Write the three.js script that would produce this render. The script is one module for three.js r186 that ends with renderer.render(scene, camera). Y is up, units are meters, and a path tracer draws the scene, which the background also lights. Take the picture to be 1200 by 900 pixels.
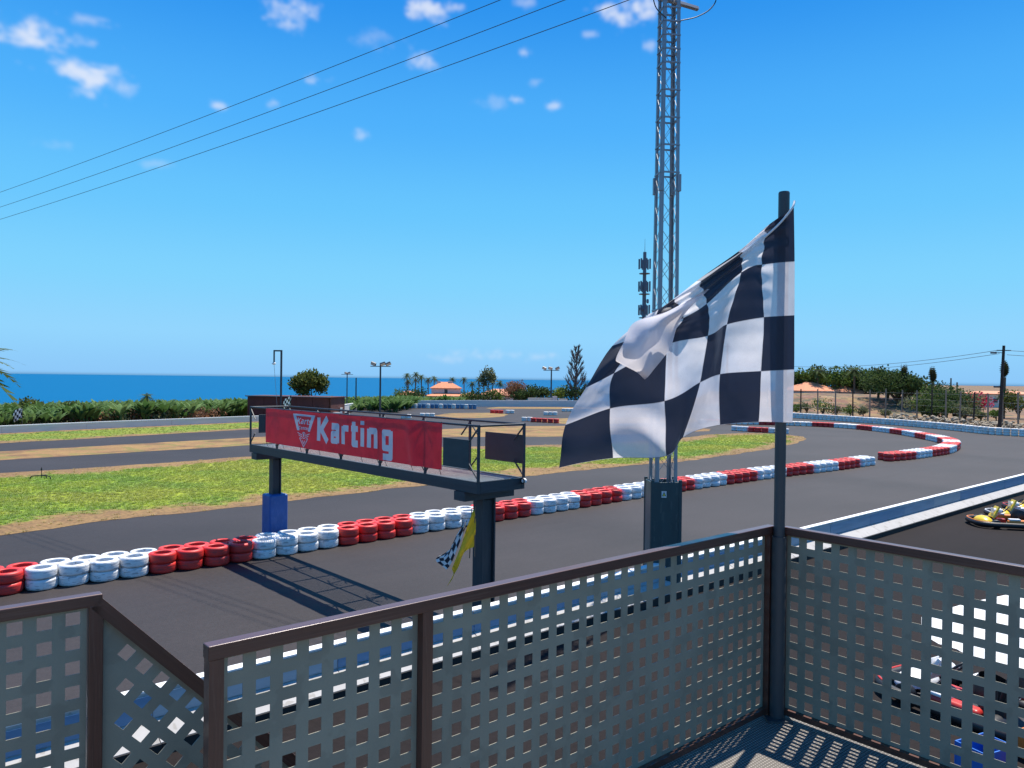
import * as THREE from 'three';
import { mergeGeometries } from 'three/addons/utils/BufferGeometryUtils.js';
import { RoundedBoxGeometry } from 'three/addons/geometries/RoundedBoxGeometry.js';

// ------------------------------------------------------------------ camera, sky, sun, exposure
const scene = new THREE.Scene();
const camera = new THREE.PerspectiveCamera(53.13, 4 / 3, 0.05, 90000);
camera.position.set(0, 4.3, 0);
camera.rotation.order = 'YXZ';
camera.rotation.set(THREE.MathUtils.degToRad(-0.38), 0, THREE.MathUtils.degToRad(0.7));
const renderer = new THREE.WebGLRenderer({ antialias: true });
renderer.toneMapping = THREE.LinearToneMapping;
renderer.toneMappingExposure = 1.5;
renderer.shadowMap.enabled = true;

const SUN_EL = 66, SUN_AZ = 34;                       // degrees; azimuth to the right of straight ahead
const sr = THREE.MathUtils.degToRad;
const sunDir = new THREE.Vector3(Math.cos(sr(SUN_EL)) * Math.sin(sr(SUN_AZ)), Math.sin(sr(SUN_EL)), -Math.cos(sr(SUN_EL)) * Math.cos(sr(SUN_AZ)));
const sun = new THREE.DirectionalLight(new THREE.Color(1, 0.94, 0.84), 5.0);
sun.position.copy(sunDir).multiplyScalar(120);
sun.castShadow = true;
sun.shadow.mapSize.set(4096, 4096);
Object.assign(sun.shadow.camera, { left: -70, right: 70, top: 70, bottom: -70, near: 1, far: 400 });
scene.add(sun, sun.target);

// ------------------------------------------------------------------ noise and random numbers
function rng(seed) { let a = seed >>> 0; return () => { a = (a + 0x6D2B79F5) | 0; let t = Math.imul(a ^ (a >>> 15), 1 | a); t = (t + Math.imul(t ^ (t >>> 7), 61 | t)) ^ t; return ((t ^ (t >>> 14)) >>> 0) / 4294967296; }; }
function hash(x, y, s) { let h = Math.imul(x, 374761393) + Math.imul(y, 668265263) + Math.imul(s, 1274126177); h = Math.imul(h ^ (h >>> 13), 1274126177); return ((h ^ (h >>> 16)) >>> 0) / 4294967296; }
const sm = t => t * t * (3 - 2 * t);
function vnoise(x, y, s = 1, per = 0) {
  const xi = Math.floor(x), yi = Math.floor(y), fx = sm(x - xi), fy = sm(y - yi);
  const m = v => per ? ((v % per) + per) % per : v;
  const a = hash(m(xi), m(yi), s), b = hash(m(xi + 1), m(yi), s), c = hash(m(xi), m(yi + 1), s), d = hash(m(xi + 1), m(yi + 1), s);
  return (a + (b - a) * fx) * (1 - fy) + (c + (d - c) * fx) * fy;
}
function fbm(x, y, s = 1, oct = 4, per = 0) { let v = 0, a = 0.5, t = 0; for (let o = 0; o < oct; o++) { v += a * vnoise(x, y, s + o * 17, per); t += a; a *= 0.5; x *= 2; y *= 2; per *= 2; } return v / t; }
const clamp = (v, a = 0, b = 1) => Math.min(b, Math.max(a, v));
const sstep = (a, b, v) => sm(clamp((v - a) / (b - a)));
const mix = (a, b, t) => a + (b - a) * t;
const mix3 = (a, b, t) => [mix(a[0], b[0], t), mix(a[1], b[1], t), mix(a[2], b[2], t)];
const toLin = v => { v /= 255; return v <= 0.04045 ? v / 12.92 : Math.pow((v + 0.055) / 1.055, 2.4); };
const toS = v => 255 * (v <= 0.0031308 ? v * 12.92 : 1.055 * Math.pow(v, 1 / 2.4) - 0.055);
const R = THREE.MathUtils.degToRad;

// the sky: clear blue air, paler to the horizon, and small fair-weather clouds
{
  const AIR = 0.66;                                   // strength of the sky at this exposure
  const W = 2048, H = 1024, data = new Float32Array(W * H * 4);
  const stops = [[-90, 60, 100, 140], [-12, 110, 165, 210], [-1, 142, 200, 250], [0, 142, 201, 250], [3, 148, 214, 255], [7, 130, 212, 255], [12, 106, 199, 255], [18, 80, 178, 253], [26, 46, 148, 240], [40, 40, 126, 218], [90, 34, 104, 194]].map(s => [s[0], toLin(s[1]) * AIR, toLin(s[2]) * AIR, toLin(s[3]) * AIR]);
  const clouds = [[-32.34, 20.35, 3.5, 1.02, 1], [-29.02, 18.78, 2.87, 1.27, 1], [-27.29, 18.48, 1.59, .89, .5], [-16.72, 24.37, 2.55, 1.15, .8], [-16.12, 23.58, 1.66, .64, .6], [-6.36, 25.44, 2.23, 1.02, 1], [8.82, 25.57, 2.87, 1.53, 1], [-6.94, 22.24, 1.53, .76, .8], [-14.59, 20.52, .89, .45, .7], [-21.03, 18.08, .89, .38, .7], [-17.51, 18.65, .89, .45, .7], [.06, 19.91, .76, .51, .9], [2.8, 19.53, .76, .38, .7], [1.32, 20.93, .64, .45, .5], [-11.41, 17.23, .76, .51, .6], [-31.12, 14.27, 1.27, .57, .3], [-28.82, 21.9, 1.78, .51, .5], [-24.92, 13.97, 1.59, .38, .3], [5.39, 24.14, 1.02, .38, .5], [.46, 23, .76, .38, .7], [-2.57, 1.81, 2.87, .57, .55], [2.01, 1.74, 2.42, .51, .5], [-4.79, 1.46, 2.55, .51, .3], [9.78, 23.17, .64, .38, .5], [-10.38, 23.19, 2.55, 1.15, .25], [-1.53, 19.66, 1.91, .64, .25], [.61, 26.01, 1.15, .64, .6]];
  const r = rng(77);
  for (let i = 0; i < 260; i++) { const az = 40 + r() * 280, el = 13 + r() * 45, w = 0.7 + r() * r() * 3; clouds.push([az > 180 ? az - 360 : az, el, w, w * (0.3 + r() * 0.2), 0.3 + r() * 0.7]); }
  for (let i = 0; i < 90; i++) { const az = -180 + r() * 360, el = 30 + r() * 45, w = 0.7 + r() * r() * 3; clouds.push([az, el, w, w * (0.3 + r() * 0.2), 0.3 + r() * 0.7]); }
  const byRow = Array.from({ length: 180 }, () => []);
  clouds.forEach(c => { for (let e = Math.floor(c[1] - c[3] * 2.4); e <= c[1] + c[3] * 2.4; e++) byRow[clamp(e + 90, 0, 179)].push(c); });
  for (let j = 0; j < H; j++) {
    const el = ((j + 0.5) / H - 0.5) * 180;
    let k = 0; while (k < stops.length - 2 && stops[k + 1][0] < el) k++;
    const t = sm(clamp((el - stops[k][0]) / (stops[k + 1][0] - stops[k][0])));
    const base = mix3(stops[k].slice(1), stops[k + 1].slice(1), clamp((el - stops[k][0]) / (stops[k + 1][0] - stops[k][0])) * 0.7 + t * 0.3);
    const row = byRow[clamp(Math.floor(el) + 90, 0, 179)];
    for (let i = 0; i < W; i++) {
      const phi = ((i + 0.5) / W - 0.5) * 360; let az = phi + 90; if (az > 180) az -= 360; if (az < -180) az += 360;
      let c = base, m = 0;
      for (const cl of row) {
        let da = az - cl[0]; if (da > 180) da -= 360; if (da < -180) da += 360;
        const x = da * Math.cos(R(el)) / cl[2], y = (el - cl[1]) / cl[3]; const q = x * x + y * y;
        if (q < 5) {
          const n = fbm(az * 0.9 + 300, el * 1.6 + 90, 5, 5) * 0.7 + fbm(az * 3.1 + 700, el * 4.2 + 200, 9, 4) * 0.3;
          m = Math.max(m, cl[4] * sstep(0.36, 0.80, n + 0.36 * Math.exp(-q * 1.5) - 0.20 - 0.10 * q));
        }
      }
      if (m > 0) c = mix3(base, [0.84 * AIR, 0.88 * AIR, 0.98 * AIR], m * 0.8);
      const o = (j * W + i) * 4; data[o] = c[0]; data[o + 1] = c[1]; data[o + 2] = c[2]; data[o + 3] = 1;
    }
  }
  const sky = new THREE.DataTexture(data, W, H, THREE.RGBAFormat, THREE.FloatType);
  sky.mapping = THREE.EquirectangularReflectionMapping; sky.magFilter = THREE.LinearFilter; sky.minFilter = THREE.LinearFilter; sky.wrapS = THREE.RepeatWrapping; sky.needsUpdate = true;
  scene.background = sky; scene.environment = sky;
}

// ------------------------------------------------------------------ helpers
const used = {};
function numbered(n) { used[n] = (used[n] ?? -1) + 1; return used[n] ? n + '_' + String(used[n]).padStart(3, '0') : n; }
function shade(o) { o.castShadow = o.receiveShadow = true; return o; }
function tag(o, label, category, group) { Object.assign(o.userData, { label, category }); if (group) o.userData.group = group; return o; }
function thing(name, label, category, [x, y, z] = [0, 0, 0], turn = 0, group) { const o = new THREE.Group(); o.name = numbered(name); o.position.set(x, y, z); o.rotation.y = turn; scene.add(o); return tag(o, label, category, group); }
function clean(g) { g = g.index ? g.toNonIndexed() : g; for (const k of Object.keys(g.attributes)) if (!['position', 'normal', 'uv', 'color'].includes(k)) g.deleteAttribute(k); return g; }
function join(list) { if (list.length === 1) return list[0]; const l = list.map(clean); const col = l.some(g => g.attributes.color); if (!col || l.every(g => g.attributes.color)) return mergeGeometries(l); l.forEach(g => g.deleteAttribute('color')); return mergeGeometries(l); }
function part(name, geos, mat, parent) { const m = shade(new THREE.Mesh(Array.isArray(geos) ? join(geos) : geos, mat)); m.name = name; parent.add(m); return m; }
function solo(name, geos, mat, label, category, group) { const m = part(numbered(name), geos, mat, scene); return tag(m, label, category, group); }
function struct(name, geos, mat) { const m = part(numbered(name), geos, mat, scene); m.userData.kind = 'structure'; return m; }
function copy(src, [x, y, z], turn, label) { const c = src.clone(); c.name = numbered(src.userData.base || src.name); c.userData = { ...src.userData }; c.position.set(x, y, z); c.rotation.y = turn; if (label) c.userData.label = label; scene.add(c); return c; }
const V = (x, y, z) => new THREE.Vector3(x, y, z);
const box = (w, h, d, x = 0, y = 0, z = 0) => new THREE.BoxGeometry(w, h, d).translate(x, y, z);
const rbox = (w, h, d, r, x = 0, y = 0, z = 0) => new RoundedBoxGeometry(w, h, d, 2, r).translate(x, y, z);
function aim(g, a, b) { const dir = b.clone().sub(a); const q = new THREE.Quaternion().setFromUnitVectors(V(0, 1, 0), dir.clone().normalize()); return g.applyQuaternion(q).translate((a.x + b.x) / 2, (a.y + b.y) / 2, (a.z + b.z) / 2); }
const bar = (a, b, w, d = w) => aim(new THREE.BoxGeometry(w, a.distanceTo(b), d), a, b);
const rod = (a, b, r, r2 = r, n = 8) => aim(new THREE.CylinderGeometry(r2, r, a.distanceTo(b), n), a, b);
const tube = (pts, r, n = 24, rs = 6) => new THREE.TubeGeometry(new THREE.CatmullRomCurve3(pts), n, r, rs);
// a beam along local x lying on edge: no turned sections
function flatBar(x0, x1, y, z, h, d) { return box(Math.abs(x1 - x0), h, d, (x0 + x1) / 2, y, z); }

function dataTex(w, h, fn, rep = true) {
  const d = new Uint8Array(w * h * 4);
  for (let j = 0; j < h; j++) for (let i = 0; i < w; i++) { const c = fn(i / w, j / h, i, j), o = (j * w + i) * 4; d[o] = clamp(c[0], 0, 255); d[o + 1] = clamp(c[1], 0, 255); d[o + 2] = clamp(c[2], 0, 255); d[o + 3] = 255; }
  const t = new THREE.DataTexture(d, w, h); t.colorSpace = THREE.SRGBColorSpace; t.magFilter = THREE.LinearFilter; t.minFilter = THREE.LinearMipmapLinearFilter; t.generateMipmaps = true; if (rep) t.wrapS = t.wrapT = THREE.RepeatWrapping; t.needsUpdate = true; return t;
}
function bumpTex(w, h, fn) { const t = dataTex(w, h, (u, v, i, j) => { const q = 255 * fn(u, v, i, j); return [q, q, q]; }); t.colorSpace = THREE.NoColorSpace; return t; }
const lin = (r, g, b) => new THREE.Color().setRGB(r, g, b);
const mat = (c, rough = 0.7, extra = {}) => new THREE.MeshStandardMaterial({ color: Array.isArray(c) ? lin(...c) : c, roughness: rough, ...extra });
// a mottled version of a linear colour as a texture
function mottle(c, amt = 0.15, seed = 1, size = 256, scale = 6, spots) {
  return dataTex(size, size, (u, v) => { const n = fbm(u * scale, v * scale, seed, 4, scale), f = hash(Math.floor(u * size), Math.floor(v * size), seed + 5); let k = 1 + (n - 0.5) * 2 * amt + (f - 0.5) * amt * 0.6; let q = [c[0] * k, c[1] * k, c[2] * k]; if (spots) { const s = sstep(spots[1], spots[1] + 0.08, fbm(u * scale * 2, v * scale * 2, seed + 31, 4, scale * 2)); q = mix3(q, spots[0], s * spots[2]); } return q.map(x => toS(clamp(x))); });
}
const tmat = (tex, rough = 0.8, extra = {}) => new THREE.MeshStandardMaterial({ map: tex, roughness: rough, ...extra });

// ------------------------------------------------------------------ materials
const M = {};
M.asphalt = (() => {
  const t = dataTex(1024, 1024, (u, v) => { const n = fbm(u * 4, v * 4, 3, 5, 4), g = vnoise(u * 512, v * 512, 4, 512), streak = fbm(u * 3, v * 40, 8, 3, 0); const sk = vnoise(u * 5 + 0.3 * n, v * 64, 8) * 0.5 + vnoise(u * 9, v * 150, 19) * 0.5; let k = 0.0265 * (0.51 + 0.8 * n + 0.3 * (g - 0.5) + 0.2 * (sk - 0.5) * sstep(0.35, 0.65, fbm(u * 3, v * 3, 77, 3, 3)) + 0.06); return [toS(k * 1.2), toS(k * 0.97), toS(k * 0.95)]; });
  t.repeat.set(1 / 17, 1 / 17); t.rotation = R(43);
  const b = bumpTex(512, 512, (u, v) => 0.5 * vnoise(u * 256, v * 256, 9, 256) + 0.5 * vnoise(u * 128, v * 128, 11, 128)); b.repeat.set(1 / 1.6, 1 / 1.6);
  return new THREE.MeshPhysicalMaterial({ map: t, roughness: 0.66, specularIntensity: 0.6, bumpMap: b, bumpScale: 0.003 });
})();
M.dirt = (() => { const t = dataTex(1024, 1024, (u, v) => { const n = fbm(u * 8, v * 8, 13, 5, 8), g = vnoise(u * 256, v * 256, 14, 256), dry = sstep(0.45, 0.65, fbm(u * 14, v * 14, 21, 4, 14)); let c = mix3([0.19, 0.095, 0.055], [0.23, 0.15, 0.06], dry); c = mix3(c, [0.09, 0.075, 0.04], sstep(0.56, 0.64, fbm(u * 20, v * 20, 27, 4, 20))); const k = 0.7 + n * 0.5 + (g - 0.5) * 0.4; return c.map(x => toS(clamp(x * k))); }); t.repeat.set(1 / 20, 1 / 20); return tmat(t, 0.95); })();
M.steelDark = mat([0.035, 0.045, 0.06], 0.5, { metalness: 0.2 });
M.gantryDark = tmat(mottle([0.03, 0.04, 0.05], 0.25, 3), 0.55);
M.railBrown = new THREE.MeshPhysicalMaterial({ map: mottle([0.085, 0.028, 0.018], 0.35, 6, 256, 8, [[0.13, 0.07, 0.055], 0.62, 0.4]), roughness: 0.42, clearcoat: 0.6, clearcoatRoughness: 0.25 });
M.panel = tmat(mottle([0.27, 0.25, 0.185], 0.16, 12, 512, 5, [[0.19, 0.17, 0.125], 0.6, 0.4]), 0.65);
M.poleNavy = tmat(mottle([0.05, 0.055, 0.06], 0.15, 15), 0.45);
M.white = mat([0.78, 0.78, 0.77], 0.6);
M.black = mat([0.012, 0.012, 0.013], 0.7);
M.galv = tmat(mottle([0.30, 0.31, 0.33], 0.2, 18), 0.45, { metalness: 0.4 });
M.wood = tmat(mottle([0.16, 0.11, 0.075], 0.35, 20), 0.9);
M.woodPale = tmat(mottle([0.26, 0.20, 0.15], 0.3, 24), 0.9);
M.woodDark = tmat(mottle([0.045, 0.032, 0.025], 0.35, 22), 0.9);
M.bark = tmat(mottle([0.13, 0.09, 0.06], 0.35, 23), 0.95);
M.cable = mat([0.03, 0.035, 0.04], 0.6);

// ------------------------------------------------------------------ the setting: terrain, sea, track
const outBeyond = (x, z) => {                       // metres beyond the edge of the plateau
  const a = -z - (x < -18 ? 84 + (x + 18) * 1.55 : x < 30 ? 84 + (x + 18) * 0.95 : 130 + (x - 30) * 2.2);
  return Math.max(0, Math.min(a, 900));
};
const mound = (x, z) => 2.3 * sstep(34, 40, x) * (1 - sstep(62, 74, x)) * sstep(102, 118, -z) * (1 - sstep(150, 185, -z)) * (0.8 + 0.4 * fbm(x * 0.12, z * 0.12, 45, 3));
function groundY(x, z) { return plainY(x, z) + mound(x, z); }
function plainY(x, z) { const t = outBeyond(x, z); return t <= 0 ? 0 : -0.75 * sstep(2, 9, t) - 0.024 * Math.max(0, t - 25) - 0.00022 * Math.max(0, t - 60) ** 2 * (t < 560 ? 1 : 1); }
{
  const axis = (lo, hi, step, far) => { const a = []; for (let v = lo; v <= hi; v += step) a.push(v); let s = step, v = hi; while (v < far) { s *= 1.3; v += s; a.push(v); } s = step; v = lo; while (v > -far) { s *= 1.3; v -= s; a.unshift(v); } return a; };
  const xs = axis(-90, 120, 3.5, 2500), zs = axis(-190, 20, 3.5, 2500);
  const pos = [], uv = [], idx = [];
  zs.forEach(z => xs.forEach(x => { pos.push(x, groundY(x, z) - 0.012, z); uv.push(x, -z); }));
  for (let j = 0; j < zs.length - 1; j++) for (let i = 0; i < xs.length - 1; i++) { const a = j * xs.length + i, b = a + 1, c = a + xs.length, d = c + 1; idx.push(a, c, b, b, c, d); }
  const g = new THREE.BufferGeometry(); g.setAttribute('position', new THREE.Float32BufferAttribute(pos, 3)); g.setAttribute('uv', new THREE.Float32BufferAttribute(uv, 2)); g.setIndex(idx); g.computeVertexNormals();
  struct('dry_ground', g, M.dirt);
}
M.sea = new THREE.MeshPhysicalMaterial({ color: lin(0.0, 0.105, 0.245), roughness: 0.75, specularIntensity: 0.12 });
{
  const g = new THREE.CircleGeometry(70000, 128).rotateX(-Math.PI / 2).translate(0, -62, 0);
  const p = g.attributes.position, u = g.attributes.uv; for (let i = 0; i < p.count; i++) u.setXY(i, p.getX(i) / 300, p.getZ(i) / 300);
  struct('sea', g, M.sea);
}
function sheet(pts, y, wob = 0, seed = 1, step = 0.6) {   // flat sheet with a slightly uneven outline; pts are [x, z]
  const out = [];
  for (let i = 0; i < pts.length; i++) { const a = pts[i], b = pts[(i + 1) % pts.length], n = Math.max(1, Math.round(Math.hypot(b[0] - a[0], b[1] - a[1]) / step)); for (let k = 0; k < n; k++) { const t = k / n; let x = mix(a[0], b[0], t), z = mix(a[1], b[1], t); if (wob) { x += (fbm(x * 0.9, z * 0.9, seed, 3) - 0.5) * 2 * wob; z += (fbm(x * 0.9 + 50, z * 0.9, seed + 3, 3) - 0.5) * 2 * wob; } out.push(new THREE.Vector2(x, -z)); } }
  const g = new THREE.ShapeGeometry(new THREE.Shape(out)); g.rotateX(-Math.PI / 2).translate(0, y, 0);
  const p = g.attributes.position, u = g.attributes.uv; for (let i = 0; i < p.count; i++) u.setXY(i, p.getX(i), -p.getZ(i));
  g.userData = { outline: out }; return g;
}
struct('race_track', sheet([[-70, 12], [70, 12], [70, -30], [47, -58.5], [41.6, -65.8], [41.2, -71], [40.4, -77], [37.2, -86], [33.6, -94.5], [32, -106], [22, -122], [6.8, -120.8], [-5, -116.8], [-12.5, -112.6], [-18, -107.6], [-19.4, -101], [-19.4, -91], [-16, -80], [-13.98, -70.1], [-20.7, -62.3], [-24.9, -56.2], [-28.2, -50.9], [-31.3, -47], [-33.8, -40.7], [-44, -26], [-70, -2]], 0, 0.1, 4, 1.2), M.asphalt);

struct('pit_lane', sheet([[-40, 11], [-40, 6], [-9.7, -4.0], [21.5, -32.6], [45, -30], [60, -20], [60, 11]], 0.005, 0.0, 4, 2), (() => { const m = M.asphalt.clone(); m.color.setRGB(0.46, 0.43, 0.43); m.roughness = 0.85; m.specularIntensity = 0.3; return m; })());
const ISLAND = [[-14.8, -17.82], [-13.44, -20.23], [-12.23, -22.1], [-10.45, -23.62], [-8.46, -25.52], [-6.16, -27.96], [-3.66, -30.39], [0.05, -33.36], [4.19, -37.29], [9.01, -40.91], [12.41, -44.51], [16.31, -48.78], [19.77, -53.78], [22.3, -58], [23.13, -61], [22.19, -63.8], [19.71, -64.35], [16.39, -62.31], [12.97, -58.15], [8.38, -53.54], [3.39, -50.6], [0.05, -49.5], [-5.18, -47.2], [-9.79, -44.26], [-13.73, -41.1], [-16.67, -37.62], [-19.3, -34.83], [-21.94, -32.5], [-25.12, -29], [-27, -24], [-22, -17]];
const STRIP = [[-36.2, -54.2], [-33, -59.4], [-28.9, -65.1], [-24, -72], [-17.9, -81.2], [-14.5, -79.5], [-13.7, -70.3], [-20.5, -62.1], [-24.7, -56], [-28, -50.7], [-31.1, -46.8], [-33.6, -40.5], [-44, -25.5], [-54, -22]];
function edgeDist(P, x, z) { let m = 1e9; for (let i = 0; i < P.length; i++) { const a = P[i], b = P[(i + 1) % P.length], dx = b[0] - a[0], dz = b[1] - a[1]; const t = clamp(((x - a[0]) * dx + (z - a[1]) * dz) / (dx * dx + dz * dz)); m = Math.min(m, Math.hypot(x - a[0] - t * dx, z - a[1] - t * dz)); } return m; }
function inside(P, x, z) { let c = false; for (let i = 0, j = P.length - 1; i < P.length; j = i++) { const a = P[i], b = P[j]; if ((a[1] > z) !== (b[1] > z) && x < (b[0] - a[0]) * (z - a[1]) / (b[1] - a[1]) + a[0]) c = !c; } return c; }
// how green the turf is at a place: dry earth at the edges, straw patches, lush middle
function turf(P, x, z, fringe) {
  const e = edgeDist(P, x, z) + (fbm(x * 0.55, z * 0.55, 51, 4) - 0.5) * fringe * 1.6 + (fbm(x * 2.7, z * 2.7, 57, 3) - 0.5) * fringe * 0.8;
  const g = sstep(fringe * 0.5, fringe * 1.25, e), patch = fbm(x * 0.22 + 9, z * 0.3, 61, 4), lush = fbm(x * 0.6 + 30, z * 0.6, 67, 4);
  return { g, dry: sstep(0.5, 0.72, patch), lush };
}
function turfColor(q) { let c = mix3([0.225, 0.30, 0.010], [0.15, 0.255, 0.010], sstep(0.40, 0.66, q.lush)); c = mix3(c, [0.30, 0.30, 0.02], q.dry * 0.6); return c; }
function turfSheet(name, P, y, fringe, seed, tone = 1) {
  const xs = P.map(p => p[0]), zs = P.map(p => p[1]), x0 = Math.min(...xs) - 1, x1 = Math.max(...xs) + 1, z0 = Math.min(...zs) - 1, z1 = Math.max(...zs) + 1;
  const tex = dataTex(1024, 1024, (u, v) => { const x = x0 + u * (x1 - x0), z = z1 - v * (z1 - z0); const q = turf(P, x, z, fringe), n = 0.65 + 0.7 * hash(Math.floor(u * 1024), Math.floor(v * 1024), seed); const d = mix3([0.15, 0.082, 0.038], [0.27, 0.165, 0.055], fbm(x * 1.3, z * 1.3, 71, 4)); return mix3(d, turfColor(q).map(k => k * tone), q.g).map(k => toS(clamp(k * n))); }, false);
  const g = sheet(P, y, 0.28, seed, 0.35), p = g.attributes.position, u = g.attributes.uv;
  for (let i = 0; i < p.count; i++) u.setXY(i, (p.getX(i) - x0) / (x1 - x0), (z1 - p.getZ(i)) / (z1 - z0));
  return struct(name, g, tmat(tex, 0.95));
}
turfSheet('grass_island', ISLAND, 0.006, 1.9, 81);
turfSheet('grass_verge', STRIP, 0.006, 1.6, 83, 0.72);
const dirtLight = tmat((() => { const t = dataTex(512, 512, (u, v) => { const n = fbm(u * 10, v * 10, 93, 5, 10), g = vnoise(u * 256, v * 256, 94, 256); let c = mix3([0.20, 0.105, 0.045], [0.31, 0.19, 0.06], n); c = mix3(c, [0.15, 0.14, 0.03], 0.7 * sstep(0.52, 0.66, fbm(u * 12, v * 12, 97, 4, 12))); c = mix3(c, [0.12, 0.06, 0.03], 0.6 * sstep(0.55, 0.68, fbm(u * 7, v * 7, 99, 4, 7))); return c.map(k => toS(clamp(k * (0.75 + 0.5 * g)))); }); t.repeat.set(1 / 9, 1 / 9); return t; })(), 0.95);
struct('dirt_median', sheet([[-27.75, -41.9], [-17.83, -53.8], [-11.83, -59.6], [-5.69, -64.7], [-1, -69.4], [3.5, -71], [12, -72], [18, -69.5], [17, -66.5], [10, -61.5], [3.56, -57.7], [-4.94, -55.9], [-10.5, -52.6], [-15.95, -47.7], [-25.17, -37.6], [-33, -28], [-37, -30]], 0.006, 0.25, 5, 0.7), dirtLight);
struct('dirt_island', sheet([[-8.9, -87.5], [-7.5, -94.5], [-2.2, -97], [-0.3, -92.5], [-1.3, -86], [-5.5, -82.4]], 0.006, 0.3, 6, 0.8), dirtLight);
struct('dirt_island', sheet([[2, -78], [6, -73.5], [12, -77], [20, -80], [25, -84], [20, -90], [10, -88], [4, -84]], 0.006, 0.3, 7, 0.8), dirtLight);
struct('dirt_verge', sheet([[-4, -110], [6, -112], [20, -112], [27, -106], [30, -108], [21.5, -120.5], [6.8, -119.4], [-2, -117]], 0.006, 0.3, 8, 1), dirtLight);

// short turf: blades in tufts
{
  const blade = (a, h, w, lean) => { const g = new THREE.BufferGeometry(); const c = Math.cos(a), s = Math.sin(a); const bx = c * 0.03, bz = s * 0.03; g.setAttribute('position', new THREE.Float32BufferAttribute([bx - s * w, 0, bz + c * w, bx + s * w, 0, bz - c * w, bx + c * lean, h, bz + s * lean], 3)); g.computeVertexNormals(); g.setAttribute('uv', new THREE.Float32BufferAttribute([0, 0, 1, 0, 0.5, 1], 2)); return g; };
  const r = rng(5), tg = []; for (let i = 0; i < 9; i++) tg.push(blade(i * 0.7 + r() * 0.4, 0.02 + r() * 0.032, 0.010, 0.03 + r() * 0.06));
  const geo = mergeGeometries(tg), spots = [], cols = [];
  const sow = (P, fringe, n, seed, tone = 1) => {
    const q = rng(seed), xs = P.map(p => p[0]), zs = P.map(p => p[1]), x0 = Math.min(...xs), x1 = Math.max(...xs), z0 = Math.min(...zs), z1 = Math.max(...zs);
    for (let i = 0; i < n; i++) { const x = mix(x0, x1, q()), z = mix(z0, z1, q()), b = q(), k = 0.75 + q() * 0.5, s = q(); if (!inside(P, x, z)) continue; const dist = Math.hypot(x, z); if (dist > 30 && b > 30 / dist * 1.3) continue; const t = turf(P, x, z, fringe); if (b > t.g * 0.95 + 0.06) continue; let c = turfColor(t); if (t.g < 0.5) c = mix3([0.36, 0.27, 0.09], c, t.g * 1.6); spots.push([x, z, 0.7 + s * 0.9, s * 40]); cols.push(c.map(v => v * k * tone)); }
  };
  sow(ISLAND, 1.9, 190000, 15); sow(STRIP, 1.6, 40000, 16, 0.72);
  const m = new THREE.InstancedMesh(geo, new THREE.MeshPhysicalMaterial({ color: 0xffffff, roughness: 0.9, side: THREE.DoubleSide, transmission: 0.35, thickness: 0 }), spots.length), o = new THREE.Object3D(), c = new THREE.Color();
  spots.forEach((s, i) => { o.position.set(s[0], 0.006, s[1]); o.scale.setScalar(s[2]); o.rotation.y = s[3]; o.updateMatrix(); m.setMatrixAt(i, o.matrix); c.setRGB(...cols[i]); m.setColorAt(i, c); });
  m.name = 'grass_blades'; m.userData = { kind: 'stuff', label: 'short lime green turf growing between the two track lanes', category: 'grass' }; shade(m); scene.add(m);
}

// ------------------------------------------------------------------ tyre barriers
const polyLen = P => { let l = [0]; for (let i = 1; i < P.length; i++) l.push(l[i - 1] + Math.hypot(P[i][0] - P[i - 1][0], P[i][1] - P[i - 1][1])); return l; };
function along(P, L, s) { let i = 1; while (i < P.length - 1 && L[i] < s) i++; const t = (s - L[i - 1]) / (L[i] - L[i - 1]), a = P[i - 1], b = P[i], d = Math.hypot(b[0] - a[0], b[1] - a[1]); return { x: mix(a[0], b[0], t), z: mix(a[1], b[1], t), tx: (b[0] - a[0]) / d, tz: (b[1] - a[1]) / d }; }
function smooth(P, n = 8) { const c = new THREE.CatmullRomCurve3(P.map(p => V(p[0], 0, p[1])), false, 'centripetal'); return c.getSpacedPoints(P.length * n).map(p => [p.x, p.z]); }
function tyreGeo(R0, h, seg, fine) {
  const pr = fine ? [[0.60, 0.10], [0.66, 0.03], [0.80, 0.0], [0.93, 0.04], [0.985, 0.16], [1, 0.32], [0.985, 0.36], [1, 0.4], [1, 0.62], [0.985, 0.66], [1, 0.7], [0.985, 0.84], [0.93, 0.96], [0.80, 1.0], [0.66, 0.97], [0.60, 0.90], [0.63, 0.5], [0.60, 0.10]] : [[0.6, 0.08], [0.82, 0], [0.96, 0.1], [1, 0.5], [0.96, 0.9], [0.82, 1], [0.6, 0.92], [0.6, 0.08]];
  const g = new THREE.LatheGeometry(pr.map(p => new THREE.Vector2(p[0] * R0, p[1] * h)), seg); return g;
}
const scuff = (c, seed, amt) => dataTex(256, 128, (u, v) => { const n = fbm(u * 10, v * 5, seed, 4, 0), s = sstep(0.56, 0.72, fbm(u * 16 + 3, v * 26, seed + 9, 4)), k = 0.86 + 0.28 * n; return mix3(c.map(x => x * k), [0.05, 0.05, 0.055], s * amt).map(x => toS(clamp(x))); });
const tyreWhite = [1, 2, 3].map(s => tmat(scuff([0.74, 0.75, 0.76], s * 7, 0.5), 0.55));
const tyreRed = [1, 2, 3].map(s => tmat(scuff([0.70, 0.035, 0.028], s * 11, 0.45), 0.5));
const tyreBlueGrey = [1, 2].map(s => tmat(scuff([0.76, 0.74, 0.70], s * 13, 0.5), 0.6));
const fineTyre = tyreGeo(0.285, 0.215, 22, true), coarseTyre = tyreGeo(0.285, 0.215, 12, false);
const stackList = [];
function tyreStack(...a) { stackList.push(a); }
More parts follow.
